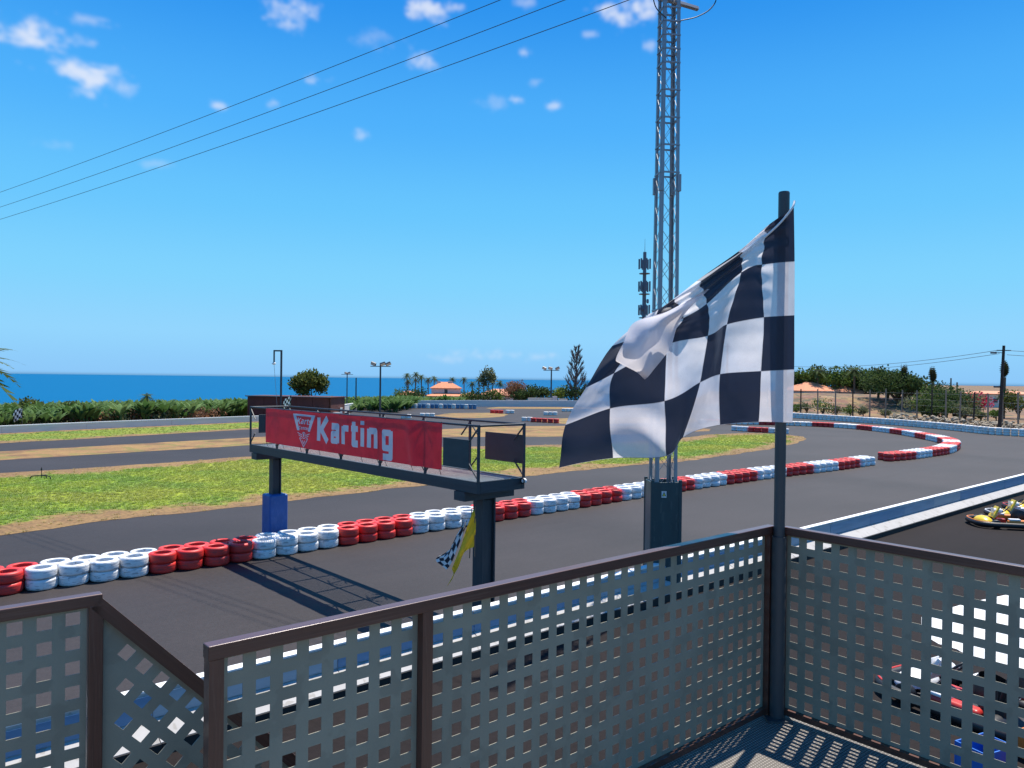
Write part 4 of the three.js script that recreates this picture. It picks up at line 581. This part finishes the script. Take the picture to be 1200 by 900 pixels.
function palm(label, x, z, h, span, seed, group, kind = 'open', baseY) {
  const r = rng(seed), t = thing('palm_tree', label, 'palm', [x, baseY ?? groundY(x, z), z], r() * 6, group), lean = (r() - 0.5) * h * 0.06;
  part('trunk', tube([V(0, -0.2, 0), V(lean * 0.3, h * 0.5, 0), V(lean, h, 0)], Math.max(0.08, span * 0.09), 10, 8), M.bark, t);
  const pos = [], col = [], n = kind === 'open' ? 26 : 22;
  for (let i = 0; i < n; i++) {
    const a = i * 2.4 + r() * 0.4, up = kind === 'open' ? 1.0 - (i / n) * 1.9 + (r() - 0.5) * 0.3 : 1.36 + r() * 0.2, L = span * (0.8 + r() * 0.35), c = Math.cos(a), s = Math.sin(a), k = 0.65 + r() * 0.7, N = 9;
    const P = q => { const t1 = q; return V(lean + c * L * t1 * Math.cos(up) + c * (kind === 'open' ? L * 0.15 * t1 * t1 : 0), h + L * (Math.sin(up) * t1 - (kind === 'open' ? 0.55 * t1 * t1 : 0)), s * L * t1 * Math.cos(up) + s * (kind === 'open' ? L * 0.15 * t1 * t1 : 0)); };
    for (let q = 1; q <= N; q++) { const p0 = P((q - 1) / N), p1 = P(q / N), wd = L * 0.2 * Math.sin(Math.PI * Math.min(0.96, q / N * 0.9 + 0.08)); for (const sg of [-1, 1]) { const tip = p1.clone().add(V(-s * sg * wd + c * wd * 0.7, -wd * 0.25, c * sg * wd + s * wd * 0.7)); pos.push(p0.x, p0.y, p0.z, p1.x, p1.y, p1.z, tip.x, tip.y, tip.z); for (let m = 0; m < 3; m++) col.push(k * 1.05, k, k * 0.9); } }
  }
  const g = new THREE.BufferGeometry(); g.setAttribute('position', new THREE.Float32BufferAttribute(pos, 3)); g.setAttribute('color', new THREE.Float32BufferAttribute(col, 3)); g.computeVertexNormals();
  part('fronds', g, leafMat(kind === 'open' ? 'palm' : 'palmTied', kind === 'open' ? [0.07, 0.105, 0.035] : [0.07, 0.07, 0.03]), t); return t;
}
function bareTree(name, label, x, z, h, spread, seed, m) {
  const r = rng(seed), t = thing(name, label, 'tree', [x, groundY(x, z), z]), limbs = [], twigs = [];
  const grow = (a, dir, len, rad, d) => { const b = a.clone().addScaledVector(dir, len); (d < 2 ? limbs : twigs).push(rod(a, b, rad, rad * 0.65, d < 2 ? 7 : 4)); if (d > 3) return; const n = 6; for (let i = 0; i < n; i++) { const nd = dir.clone().add(V((r() - 0.5) * spread, 0.25 + r() * 0.35, (r() - 0.5) * spread)).normalize(); grow(a.clone().lerp(b, 0.45 + 0.55 * r()), nd, len * (0.55 + r() * 0.22), rad * 0.55, d + 1); } };
  limbs.push(rod(V(0, -0.2, 0), V(0.1, h * 0.55, 0), h * 0.022, h * 0.01, 8), rod(V(0.1, h * 0.55, 0), V(0, h * 0.92, 0.1), h * 0.01, h * 0.003, 6));
  for (let i = 0; i < 30; i++) { const t = 0.16 + 0.74 * i / 30, a = i * 2.4, o = spread * (1 - t * 0.55); grow(V(0.1 * t, h * t, 0), V(Math.cos(a) * o, 0.95, Math.sin(a) * o).normalize(), h * 0.17 * (1.15 - t * 0.75), h * 0.007, 2); }
  part('trunk', limbs, m, t); part('twigs', twigs, m, t); return t;
}

// banana plantation beyond the left wall: one green mass
{
  const r = rng(61), pos = [], col = [];
  for (let i = 0; i < 8; i++) { const a = i * 0.785 + r() * 0.5, up = 0.95 + r() * 0.45, L = 1.35 + r() * 0.5, w = 0.2, c = Math.cos(a), s = Math.sin(a), P = q => V(c * L * q * Math.cos(up) + c * 0.25 * q * q, 1.0 + L * (Math.sin(up) * q - 0.36 * q * q), s * L * q * Math.cos(up) + s * 0.25 * q * q); const N = 5, k = 0.75 + r() * 0.5; for (let q = 0; q < N; q++) { const p0 = P(q / N), p1 = P((q + 1) / N), w0 = w * Math.sin(Math.PI * (0.06 + 0.9 * q / N)), w1 = w * Math.sin(Math.PI * (0.06 + 0.9 * (q + 1) / N)); for (const sg of [-1, 1]) { const a0 = p0.clone().add(V(-s * sg * w0, -0.3 * w0, c * sg * w0)), a1 = p1.clone().add(V(-s * sg * w1, -0.3 * w1, c * sg * w1)); pos.push(...p0, ...p1, ...a1, ...p0, ...a1, ...a0); for (let m = 0; m < 6; m++) col.push(k, k, k); } } }
  const g = new THREE.BufferGeometry(); g.setAttribute('position', new THREE.Float32BufferAttribute(pos, 3)); g.setAttribute('color', new THREE.Float32BufferAttribute(col, 3)); g.computeVertexNormals();
  const stem = clean(new THREE.CylinderGeometry(0.07, 0.11, 1.1, 6).translate(0, 0.5, 0)); stem.deleteAttribute('uv'); stem.setAttribute('color', new THREE.Float32BufferAttribute(new Array(stem.attributes.position.count * 3).fill(0.8), 3));
  const plant = mergeGeometries([g, stem]), spots = [];
  for (let i = 0; i < 9000 && spots.length < 3400; i++) { const x = -75 + r() * 66, z = -42 - r() * 95, o = outBeyond(x, z); if (o < 5.5 || o > 75) continue; if (x > -29.5 && x < -16 && z > -96) continue; if (x > -14 && z > -125) continue; spots.push([x, z, 0.75 + r() * 0.5, r() * 6.3, r()]); }
  const m = new THREE.InstancedMesh(plant, leafMat('banana', [1, 1, 1]), spots.length), o = new THREE.Object3D(), c = new THREE.Color();
  spots.forEach((s, i) => { o.position.set(s[0], groundY(s[0], s[1]) - 0.05, s[1]); o.rotation.set((r() - 0.5) * 0.2, s[3], (r() - 0.5) * 0.2); o.scale.set(s[2], s[2] * 1.02, s[2]); o.updateMatrix(); m.setMatrixAt(i, o.matrix); c.setRGB(0.06 + 0.09 * s[4] * s[4], 0.125 + 0.11 * s[4] * s[4], 0.03 + 0.05 * s[4] * s[4]); m.setColorAt(i, c); });
  m.name = 'banana_plantation'; m.userData = { kind: 'stuff', label: 'dense green banana plantation between the low wall and the sea', category: 'plantation' }; shade(m); scene.add(m);
}
// scrub and dry bushes before the plantation
{
  const r = rng(71);
  const spots = [[-38.5, -61], [-36, -64.5], [-34.6, -66.8], [-33, -68.5], [-31.5, -70.2], [-30.3, -72.4], [-39.8, -58.5], [-29.5, -74.5], [-37.2, -66], [-41.5, -57.5], [-40.3, -60.2], [-35.2, -65.6], [-32.2, -69.3], [-43, -55.5]];
  spots.forEach(([x, z], i) => tree('scrub_bush', i % 2 ? 'dry reddish brown scrub bush behind the low whitewashed wall' : 'grey green scrub bush behind the low whitewashed wall', x, z, 2.6 + r() * 1.4, 1.75 + r() * 0.7, 0.1, i % 2 ? 'brown' : 'grey', 900 + i, 420, 0.2, i % 2 ? 'brown scrub behind the low wall' : 'grey scrub behind the low wall'));
  palm('leafy palm with long drooping fronds beside the grass island', -21.35, -30.2, 4.75, 1.8, 501);
  palm('small dark palm rising out of the banana plantation', -34.2, -72, 3.0, 0.9, 502);
  [[-44, -70], [-40.5, -70.5], [-52, -68]].forEach(([x, z], i) => tree('garden_tree', 'round dark tree standing in the banana plantation', x, z, 2.6, 2.9 + (i % 3) * 0.15, 0.7, 'olive', 520 + i, 700, 0.25, 'trees in the banana plantation'));
}
// brown service building, tree and lamp poles behind the gantry
{
  const b = thing('service_building', 'low rust brown flat-roofed building behind the banner', 'building', [-23.2, groundY(-23, -84) , -82.6], R(-14));
  const rust = [1, 2, 3].map(s => tmat(mottle([0.105, 0.03, 0.024], 0.2, 330 + s, 256, 5), 0.85));
  for (let k = 0; k < 5; k++) part('wall_panel', box(1.86, 2.9, 0.12, -3.8 + k * 1.9, 1.3, 1.6), rust[k % 3], b);
  for (const s of [-1, 1]) part('wall_panel', box(0.12, 2.9, 3.2, s * 4.83, 1.3, -0.05), tmat(mottle([0.13, 0.045, 0.038], 0.2, 337), 0.85), b);
  part('wall_panel', box(9.6, 2.9, 0.12, 0, 1.3, -1.72), rust[0], b);
  const rf = part('roof', box(10, 0.1, 3.7, 0, 2.82, -0.05), rust[1], b); part('roof_edge', box(10.04, 0.07, 0.05, 0, 2.86, 1.83), M.galv, rf);
  part('door', box(0.95, 2.0, 0.05, 3.0, 0.9, 1.69), rust[2], b);
  tree('shade_tree', 'round dense olive green tree rising behind the brown building', -22.7, -86.8, 3.7, 5.9, 2.0, 'olive', 541, 5200, 0.30);
  // hook-armed pole
  const hp = thing('hoist_pole', 'tall dark pole with square hooked arm beside the brown building', 'pole', [-24.2, groundY(-24.2, -80.5), -80.5]);
  part('pole', bar(V(0, 0, 0), V(0, 7.5, 0), 0.17), M.steelDark, hp); part('arm', bar(V(0.08, 7.42, 0), V(-0.82, 7.42, 0), 0.15), M.steelDark, hp); part('drop_arm', bar(V(-0.76, 7.4, 0), V(-0.76, 6.2, 0), 0.13), M.steelDark, hp); part('lamp', new THREE.SphereGeometry(0.17, 12, 8).scale(1.3, 0.7, 1).translate(-0.78, 6.08, 0), M.white, hp); part('wire', rod(V(-0.76, 6, 0), V(-0.3, 0.4, 0), 0.02, 0.02, 5), M.galv, hp);
}
function floodPole(label, x, z, h, heads, s = 1, turn = 0) {
  const p = thing('floodlight_pole', label, 'light pole', [x, groundY(x, z), z], turn);
  part('pole', rod(V(0, -0.05, 0), V(0, h, 0), 0.085 * s, 0.065 * s, 10), M.steelDark, p); part('cross_arm', bar(V(-0.8 * s, h - 0.28 * s, 0), V(0.8 * s, h - 0.28 * s, 0), 0.06 * s), M.steelDark, p);
  for (const o of heads) { const hd = part('lamp_head', rbox(0.42 * s, 0.26 * s, 0.16 * s, 0.03, 0, 0, 0), M.steelDark, p); hd.position.set(o * s, h - 0.08 * s, 0.05); hd.rotation.set(0.5, o * 0.6, o > 0 ? 0.3 : -0.25); part('lens', rbox(0.36 * s, 0.2 * s, 0.02, 0.005, 0, -0.01, 0.09 * s), M.lens ||= mat([0.55, 0.58, 0.6], 0.15, { metalness: 0.3 }), hd); }
  part('base', box(0.34, 0.3, 0.34, 0, 0.14, 0), M.steelDark, p); return p;
}
floodPole('dark floodlight pole with twin lamp heads behind the red banner', -10.46, -61, 5.45, [-0.55, 0.2, 0.62]);
floodPole('distant floodlight pole with several heads among the palms', 7.05, -138, 7.3, [-0.7, -0.1, 0.6], 1.8);
floodPole('slim floodlight pole by the banana plants right of the round tree', -20.4, -95, 5.6, [-0.15, 0.25], 0.9);
solo('plain_post', rod(V(-20.3, -2, -100), V(-20.3, 4.2, -100), 0.1, 0.08, 8), M.steelDark, 'plain thin dark post standing among the banana plants', 'post');

// little chequered flags on posts
function smallFlag(x, y, z, label) {
  const tx = checkerTex(5, 4, [0.02, 0.02, 0.03], [0.78, 0.78, 0.8], true, 16);
  const f = thing('marker_flag', label, 'flag', [x, y, z]);
  part('post', rod(V(0, 0, 0), V(0, 2.05, 0), 0.04, 0.03, 8), M.woodDark, f); part('foot', box(0.9, 0.16, 0.5, 0, 0.06, 0), M.woodDark, f);
  part('cloth', cloth([[[0.04, 2.05, 0], [0.04, 1.6, 0.02], [0.02, 1.2, 0]], [[-0.3, 1.8, 0.06], [-0.32, 1.35, 0.03], [-0.3, 0.95, 0.07]], [[-0.62, 1.68, 0], [-0.66, 1.2, 0.05], [-0.6, 0.8, 0]]], 16, 16), new THREE.MeshPhysicalMaterial({ map: tx, roughness: 0.8, side: THREE.DoubleSide, transmission: 0.2 }), f);
}
smallFlag(-37.3, groundY(-37.3, -58.5) - 0.05, -58.5, 'small chequered marker flag beyond the low whitewashed wall');
smallFlag(-20.3, 0.5, -70.5, 'small chequered marker flag before the brown building');
{ // sprinkler on the turf
  const s = thing('sprinkler', 'small black sprinkler stand on three bent legs on the turf', 'sprinkler', [-18.9, 0.006, -30.9]); s.scale.setScalar(0.4);
  part('riser', rod(V(0, 0.18, 0), V(0, 1.25, 0), 0.035), M.black, s); part('head', rbox(0.12, 0.22, 0.12, 0.03, 0, 1.05, 0), M.black, s);
  for (const a of [0.15, 2.9, 4.6]) part('leg', tube([V(0, 0.42, 0), V(Math.cos(a) * 0.6, 0.42, Math.sin(a) * 0.6), V(Math.cos(a) * 0.95, 0.34, Math.sin(a) * 0.95), V(Math.cos(a) * 1.05, 0.0, Math.sin(a) * 1.05)], 0.045, 14, 7), M.black, s);
}

// ------------------------------------------------------------------ villas, palms and trees beyond the far wall
const roofMat = [[0.62, 0.24, 0.12], [0.66, 0.28, 0.16]].map((c, i) => tmat(mottle(c, 0.2, 350 + i, 256, 24), 0.85));
const wallMat = [[0.66, 0.56, 0.52], [0.72, 0.62, 0.52]].map((c, i) => tmat(mottle(c, 0.08, 360 + i, 256, 5), 0.85));
M.pane = mat([0.04, 0.06, 0.07], 0.15);
function hip(w, d, h, o = 0.35) { const a = w / 2 + o, b = d / 2 + o, rl = Math.max(0.1, w / 2 - d / 2); const p = [[-a, 0, b], [a, 0, b], [a, 0, -b], [-a, 0, -b], [-rl, h, 0], [rl, h, 0], [-a, -0.12, b], [a, -0.12, b], [a, -0.12, -b], [-a, -0.12, -b]]; const f = [[0, 1, 5], [0, 5, 4], [1, 2, 5], [2, 3, 4], [2, 4, 5], [3, 0, 4], [6, 7, 1], [6, 1, 0], [7, 8, 2], [7, 2, 1], [8, 9, 3], [8, 3, 2], [9, 6, 0], [9, 0, 3], [6, 8, 7], [6, 9, 8]]; const pos = [], uv = []; f.forEach(t => t.forEach(i => { pos.push(...p[i]); uv.push(p[i][0] * 0.3, p[i][2] * 0.3 + p[i][1] * 0.3); })); const g = new THREE.BufferGeometry(); g.setAttribute('position', new THREE.Float32BufferAttribute(pos, 3)); g.setAttribute('uv', new THREE.Float32BufferAttribute(uv, 2)); g.computeVertexNormals(); return g; }
function villa(label, x, y, z, turn, vols, k) {
  const v = thing('villa', label, 'house', [x, y, z], turn);
  vols.forEach(([cx, cz, w, d, h, rh, wins, ry = 0]) => {
    part('wall', box(w, h, d, cx, ry + h / 2, cz), wallMat[k], v);
    const rf = part('roof', hip(w, d, rh).translate(cx, ry + h, cz), roofMat[k], v);
    for (let i = 0; i < wins; i++) { const wx = cx - w / 2 + (i + 0.5) * w / wins, wn = part('window', box(0.95, 1.1, 0.08, wx, ry + h * 0.5, cz + d / 2 + 0.03), M.white, v); part('pane', box(0.75, 0.9, 0.04, wx, ry + h * 0.5, cz + d / 2 + 0.07), M.pane, wn); }
  });
  return v;
}
villa('pale villa with tiered orange tiled roofs and a square lookout beyond the far wall', -14.3, -2.6, -170, 0.1, [[0, 0, 9.5, 6, 3.0, 0.8, 5], [-0.3, -1.2, 6.4, 4.2, 1.35, 1.35, 1, 3.35], [-7.2, 1, 4.5, 4, 2.4, 0.9, 1], [5.0, 1.4, 3.6, 3.2, 3.0, 0.9, 1]], 0);
{ const v = scene.getObjectByName('villa'); part('chimney', box(0.9, 0.9, 0.7, -1.9, 5.75, -1.2), wallMat[0], v); part('chimney', box(0.9, 0.8, 0.7, 0.7, 5.85, -1.2), wallMat[0], v); const st = new THREE.Shape([[0, 0], [5, 0], [5, 1.2], [3.4, 2.9], [2.2, 2.2], [0, 0.6]].map(p => new THREE.Vector2(...p))); part('stair_parapet', new THREE.ExtrudeGeometry(st, { depth: 0.25, bevelEnabled: false }).translate(3.6, 0.3, 3.4), M.white, v); }
villa('low villa with orange hipped roof half hidden by palms', 0.2 - 2.6, -2, -182, -0.1, [[0, 0, 10, 6, 2.6, 1.3, 4], [3.5, 1.6, 4, 4, 2.4, 1.0, 1]], 1);
villa('small house with orange roof left of the tiered villa', -23.5, -2.2, -176, 0.1, [[0, 0, 5.5, 4, 2.6, 0.9, 2]], 1);
villa('house with wide salmon tiled roof beyond the wire fence', 56.5, 0.2, -146, 0.35, [[0, 0, 8.5, 7, 2.6, 1.6, 3], [6.4, 1.5, 5, 6, 2.5, 1.5, 1]], 0);
villa('ochre flat house far beyond the bare field', 94, 0, -148, -0.3, [[0, 0, 12, 6, 2.6, 0.5, 4]], 1);
{
  const px = (p, d) => (p - 600) / 900 * d;
  [[477, 5.3, 165], [486.5, 5.6, 168], [494, 5.0, 166], [478.5, 3.9, 172], [487, 4.2, 175], [502, 4.4, 170], [508.5, 4.7, 174], [544, 4.6, 176], [530, 4.6, 186], [561, 4.7, 165], [554, 3.8, 160], [586, 3.9, 160]].forEach(([p, top, d], i) => { const x = px(p, d), z = -d, y = groundY(x, z); palm('slim fan palm silhouetted by the villas before the sea', x, z, top - y - 0.4, 1.25, 560 + i, 'slim palms round the villas', 'open', y); });
  [[567, 7.0, 163, 3.2], [572, 7.4, 163, 3.2], [577, 6.6, 164, 3]].forEach(([p, top, d, w], i) => tree('feathery_tree', 'tall feathery grey green tree between the villas and the bushes', px(p, d), -d, w * 0.7, top - groundY(px(p, d), -d), 3, 'grey', 580 + i, 420, 0.4, 'feathery trees by the villas'));
  [[472, 2.4, 160, 4.5], [481, 2.2, 160, 3.6], [492, 2.6, 158, 4], [549, 1.8, 158, 4], [557, 2.4, 156, 4], [571, 2.4, 156, 4], [583, 2.2, 156, 3.5]].forEach(([p, top, d, w], i) => tree('garden_bush', 'dark green garden bush clustered before the villas', px(p, d), -d, w, top - groundY(px(p, d), -d) + 0.2, 0.3, i % 3 ? 'dark' : 'mid', 590 + i, 520, 0.35, 'bushes before the villas'));
  tree('dry_tree', 'broad rounded brownish leafless tree behind the far wall', 0.8, -150, 6.6, 4.6 - groundY(0.8, -150), 0.3, 'brown', 601, 3200, 0.26);
  [[622, 3.3, 148, 4.5], [631, 3.0, 150, 4.5], [640, 2.8, 150, 4], [657, 3.0, 150, 4], [612, 2.6, 147, 3.5], [668, 3.2, 146, 4.6], [683, 3.4, 146, 4.6], [697, 3.4, 146, 5]].forEach(([p, top, d, w], i) => tree('broad_tree', i === 3 ? 'light green bushy tree right of the far floodlight' : 'dark green bushy tree growing behind the far dirt verge', px(p, d), -d, w, top - groundY(px(p, d), -d), 0.4, i === 3 ? 'lime' : 'dark', 610 + i, 800, 0.36, i === 3 ? undefined : 'bushy trees behind the far verge'));
  bareTree('bare_tree', 'tall upright leafless tree with fine grey branches', px(674, 146), -145, 10.8 - groundY(12, -145), 1.1, 621, M.woodGrey ||= tmat(mottle([0.10, 0.085, 0.085], 0.2, 370), 0.9));
  // small masonry wall with gate pier
  const gw = thing('garden_wall', 'short sandy masonry wall with a taller pier behind the far verge', 'wall', [px(642, 130), groundY(6, -130), -130]); for (let k = 0; k < 3; k++) part('wall_panel', box(1.5, 1.9, 0.25, -2.6 + k * 1.52, 0.95, 0), wallMat[1], gw); part('wall_panel', box(1.5, 1.8, 0.25, 2.6, 0.9, 0), wallMat[1], gw); part('pier', box(0.8, 2.3, 0.5, 1.2, 1.05, 0.1), wallMat[0], gw);
  // telecom tower
  const c = thing('telecom_tower', 'distant telecom tower with clustered antennas', 'tower', [25.6, groundY(25.6, -150), -150]);
  const ty = 31.5; part('shaft', rod(V(0, -0.5, 0), V(0, ty - 1.4, 0), 0.5, 0.32, 10), M.galvBlue ||= mat([0.10, 0.13, 0.17], 0.6), c); part('spike', rod(V(0, ty - 1.4, 0), V(0, ty + 1.2, 0), 0.05, 0.02, 6), M.galvBlue, c);
  for (const [y, rr] of [[ty - 5.6, 1.05], [ty - 9.6, 1.05], [ty - 14.2, 1.0]]) { part('platform', new THREE.CylinderGeometry(rr, rr, 0.12, 14).translate(0, y, 0), M.galvBlue, c); for (let i = 0; i < 6; i++) { const a = i * 1.047 + 0.3; part('antenna', rbox(0.32, 2.0, 0.2, 0.04, 0, 0, 0).rotateY(-a).translate(Math.cos(a) * rr, y + (y > ty - 6 ? 1.9 : 1.5), Math.sin(a) * rr), M.galvBlue, c); } }
  for (const [y, a] of [[ty - 8.3, 3.2], [ty - 11, 0.5], [ty - 12.5, 2.5]]) part('dish', new THREE.CylinderGeometry(0.42, 0.42, 0.25, 16).rotateX(Math.PI / 2).rotateY(-a + 1.57).translate(Math.cos(a) * 0.7, y, Math.sin(a) * 0.7), M.galvBlue, c);
}

// ------------------------------------------------------------------ right side: wire fence, stones, field, trees, poles
{
  const fx = [[33.5, -100.5], [38, -98], [42.6, -96], [45.5, -92.2], [47.3, -88.4], [48.3, -84.4], [48.9, -80.4], [49.3, -76.6], [49.9, -73], [51.2, -70], [53.5, -67], [57, -64]], P = smooth(fx, 4), L = polyLen(P), tot = L[L.length - 1];
  const f = thing('wire_fence', 'tall wire fence on weathered wooden posts behind the pale tyre wall', 'fence'); const r = rng(91), ps = [];
  for (let s = 0; s < tot; s += 2.05) { const p = along(P, L, s), h = 3.5 + (r() - 0.5) * 0.35; const m = part('post', rod(V(p.x, -0.1, p.z), V(p.x + (r() - 0.5) * 0.12, h, p.z + (r() - 0.5) * 0.12), 0.09, 0.08, 7), r() < 0.35 ? M.woodDark : M.woodPale, f); ps.push(V(p.x, 0, p.z)); }
  for (let k = 1; k < ps.length; k++) part('wire_mesh', [0.4, 1.1, 1.8, 2.5, 3.2].map(y => rod(ps[k - 1].clone().setY(y), ps[k].clone().setY(y), 0.007, 0.007, 4)), M.galv, f);
  // rubble bank at the foot of the fence
  const st = [], r2 = rng(93); for (let i = 0; i < 520; i++) { const p = along(P, L, tot * (0.35 + 0.65 * r2())), g = new THREE.IcosahedronGeometry(0.10 + r2() * 0.15, 0), q = g.attributes.position; for (let j = 0; j < q.count; j++) { const k = 0.75 + 0.5 * hash(Math.round(q.getX(j) * 99), Math.round(q.getY(j) * 99 + q.getZ(j) * 37), i); q.setXYZ(j, q.getX(j) * k * 1.2, q.getY(j) * k * 0.8, q.getZ(j) * k); } g.computeVertexNormals(); const o = 1.2 + r2() * 2.2; st.push(g.rotateY(r2() * 6).translate(p.x - 0.9 * o * 0.8 + 0.3, 0.08 + r2() * 0.75 * (1 - Math.abs(o - 2.2) / 1.6), p.z + 0.35 * o)); }
  const rb = solo('rubble_bank', st, tmat(mottle([0.34, 0.28, 0.20], 0.3, 380), 0.95), 'bank of grey rubble stones between tyre wall and wire fence', 'rubble'); rb.userData.kind = 'stuff';
}
{
  const at = (p, d) => [(p - 600) / 900 * d, -d];
  const T = (p, d, w, top, tone, label, group, name = 'field_tree', n = 1100, leaf = 0.32, trunk = 0.5) => { const [x, z] = at(p, d); return tree(name, label, x, z, w, top - mound(x, z) * 0.9, trunk, tone, Math.round(p * 7 + d), n, leaf, group); };
  const bg = 'dark trees of the far grove', bl = 'dark green tree in the grove beyond the wire fence';
  [[933, 150, 6.5], [944, 148, 6.8], [955, 150, 7.4], [968, 150, 6.9], [980, 146, 7.1], [992, 148, 7.2], [1003, 146, 7.3], [1014, 146, 6.6], [1024, 144, 6.8], [1034, 142, 6.9]].forEach(([p, d, h], i) => T(p, d, 5.6, h, i % 3 === 1 ? 'mid' : 'dark', bl, bg, 'grove_tree', 1300, 0.42, 0.1));
  T(1052, 112, 10.5, 6.5, 'dark', 'large spreading dark green tree beyond the wire fence posts', undefined, 'spreading_tree', 5200, 0.34, 0.2);
  T(1040, 116, 7, 6.0, 'mid', 'green leafy tree left of the large spreading tree', undefined, 'field_tree', 1800, 0.34);
  T(1066, 110, 6.5, 5.5, 'dark', 'dark rounded tree right of the large spreading tree', undefined, 'field_tree', 1800, 0.34);
  [[1084, 96, 5.0, 3.6, 'grey'], [1097, 94, 5.5, 4.4, 'mid'], [1109, 92, 5.4, 4.6, 'dark'], [1120, 90, 5.0, 4.1, 'dark'], [1131, 92, 4.6, 3.6, 'grey'], [1104, 88, 4.0, 2.6, 'dark'], [1092, 90, 4, 2.6, 'dark'], [1126, 88, 4, 2.2, 'grey']].forEach(([p, d, w, h, tone], i) => T(p, d, w, h, tone, { grey: 'grey green shrub growing through the wire fence', mid: 'fresh green shrub growing through the wire fence', dark: 'dark green shrub growing through the wire fence' }[tone], tone === 'mid' ? undefined : `${tone} shrubs at the wire fence`, 'field_shrub', 1300, 0.24, 0.15));
  T(1147, 104, 4.2, 3.9, 'pink', 'magenta flowering bougainvillea shrub beyond the wire fence', undefined, 'bougainvillea_bush', 1500, 0.22, 0.2); T(1139, 105, 3.4, 3.4, 'pink', 'smaller magenta bougainvillea shrub in the bare field', undefined, 'bougainvillea_bush', 900, 0.22, 0.2);
  T(1194, 98, 4.6, 3.9, 'olive', 'olive tree at the edge of the bare field', undefined, 'olive_tree', 1400, 0.26);
  [[946, 104, 1.7], [965, 101, 2.6], [981, 100, 1.5], [997, 98, 1.6], [1012, 99, 1.2], [933, 104, 1.3], [1038, 95, 1.1], [1168, 92, 1.3], [1150, 92, 1.2]].forEach(([p, d, h], i) => T(p, d, h * 1.5, h, i % 2 ? 'mid' : 'grey', i % 2 ? 'small green bush on the bare slope' : 'small grey bush on the bare slope', i % 2 ? 'green bushes on the bare slope' : 'grey bushes on the bare slope', 'slope_bush', 420, 0.22, 0.05));
  // tied palms
  [[920, 140, 7.6], [1029.5, 116, 6.2], [1059.5, 110, 6.6], [1093, 106, 6.2], [1176.5, 100, 7.0], [958, 146, 7.4], [1001, 142, 7.6]].forEach(([p, d, h], i) => { const [x, z] = at(p, d); palm('tall palm with its fronds tied up in a narrow tuft', x, z, h - mound(x, z) - 1.7 + (i > 4 ? 0.8 : 0), 2.0, 700 + i, 'palms with tied fronds', i > 4 ? 'open' : 'tied'); });
  // utility pole with two lamps
  const p = thing('utility_pole', 'tall dark leaning utility pole with two lamps by the pale tyre wall', 'pole', [45.3, 0, -71.3]);
  part('pole', rod(V(0, -0.2, 0), V(0.30, 7.95, 0), 0.17, 0.12, 10), M.woodDark, p);
  for (const [y, l] of [[7.25, 0.75], [4.1, 0.4]]) { const a = part('lamp_arm', bar(V(0.28, y, 0), V(0.28 - l, y + 0.1, 0), 0.05), M.woodDark, p); part('lamp_head', rbox(0.5, 0.16, 0.26, 0.05, 0.1 - l, y + 0.02, 0), M.steelDark, a); }
  part('crossarm', bar(V(-0.35, 7.5, 0), V(0.95, 7.5, 0), 0.08), M.woodDark, p);
  [[1114.3, 112, 5.2], [1121.5, 112, 4.6]].forEach(([q, d, h]) => { const [x, z] = at(q, d); solo('plain_post', rod(V(x, -0.1, z), V(x, h, z), 0.13, 0.1, 8), M.wood, 'bare wooden post rising above the shrubs', 'post', 'bare posts above the shrubs'); });
  const wire = (a, b, sag, label) => { const pts = []; for (let i = 0; i <= 24; i++) { const t = i / 24, q = a.clone().lerp(b, t); q.y -= sag * 4 * t * (1 - t); pts.push(q); } solo('utility_wire', tube(pts, 0.022, 60, 5), M.cable, label, 'wire'); };
  wire(V(45.0, 7.5, -71.3), V(39, 8.6, -140), 1.6, 'upper sagging utility wire running from the leaning pole over the field'); wire(V(45.2, 7.2, -71.3), V(39.4, 7.7, -140), 1.5, 'lower sagging utility wire running from the leaning pole over the field');
  wire(V(45.9, 7.5, -71.3), V(85, 8.2, -62), 0.9, 'upper utility wire leaving the leaning pole over the wire fence'); wire(V(45.9, 7.1, -71.3), V(85, 7.7, -62), 0.9, 'lower utility wire leaving the leaning pole over the wire fence');
  const p2 = thing('power_pole', 'far wooden pole holding the sagging utility wires behind the flag', 'pole', [39.2, groundY(39, -140), -140]); part('pole', rod(V(0, -0.3, 0), V(0, 9.2, 0), 0.17, 0.12, 9), M.woodDark, p2); part('cross_arm', box(1.4, 0.12, 0.12, 0, 8.6, 0), M.woodDark, p2);
}
renderer.render(scene, camera);
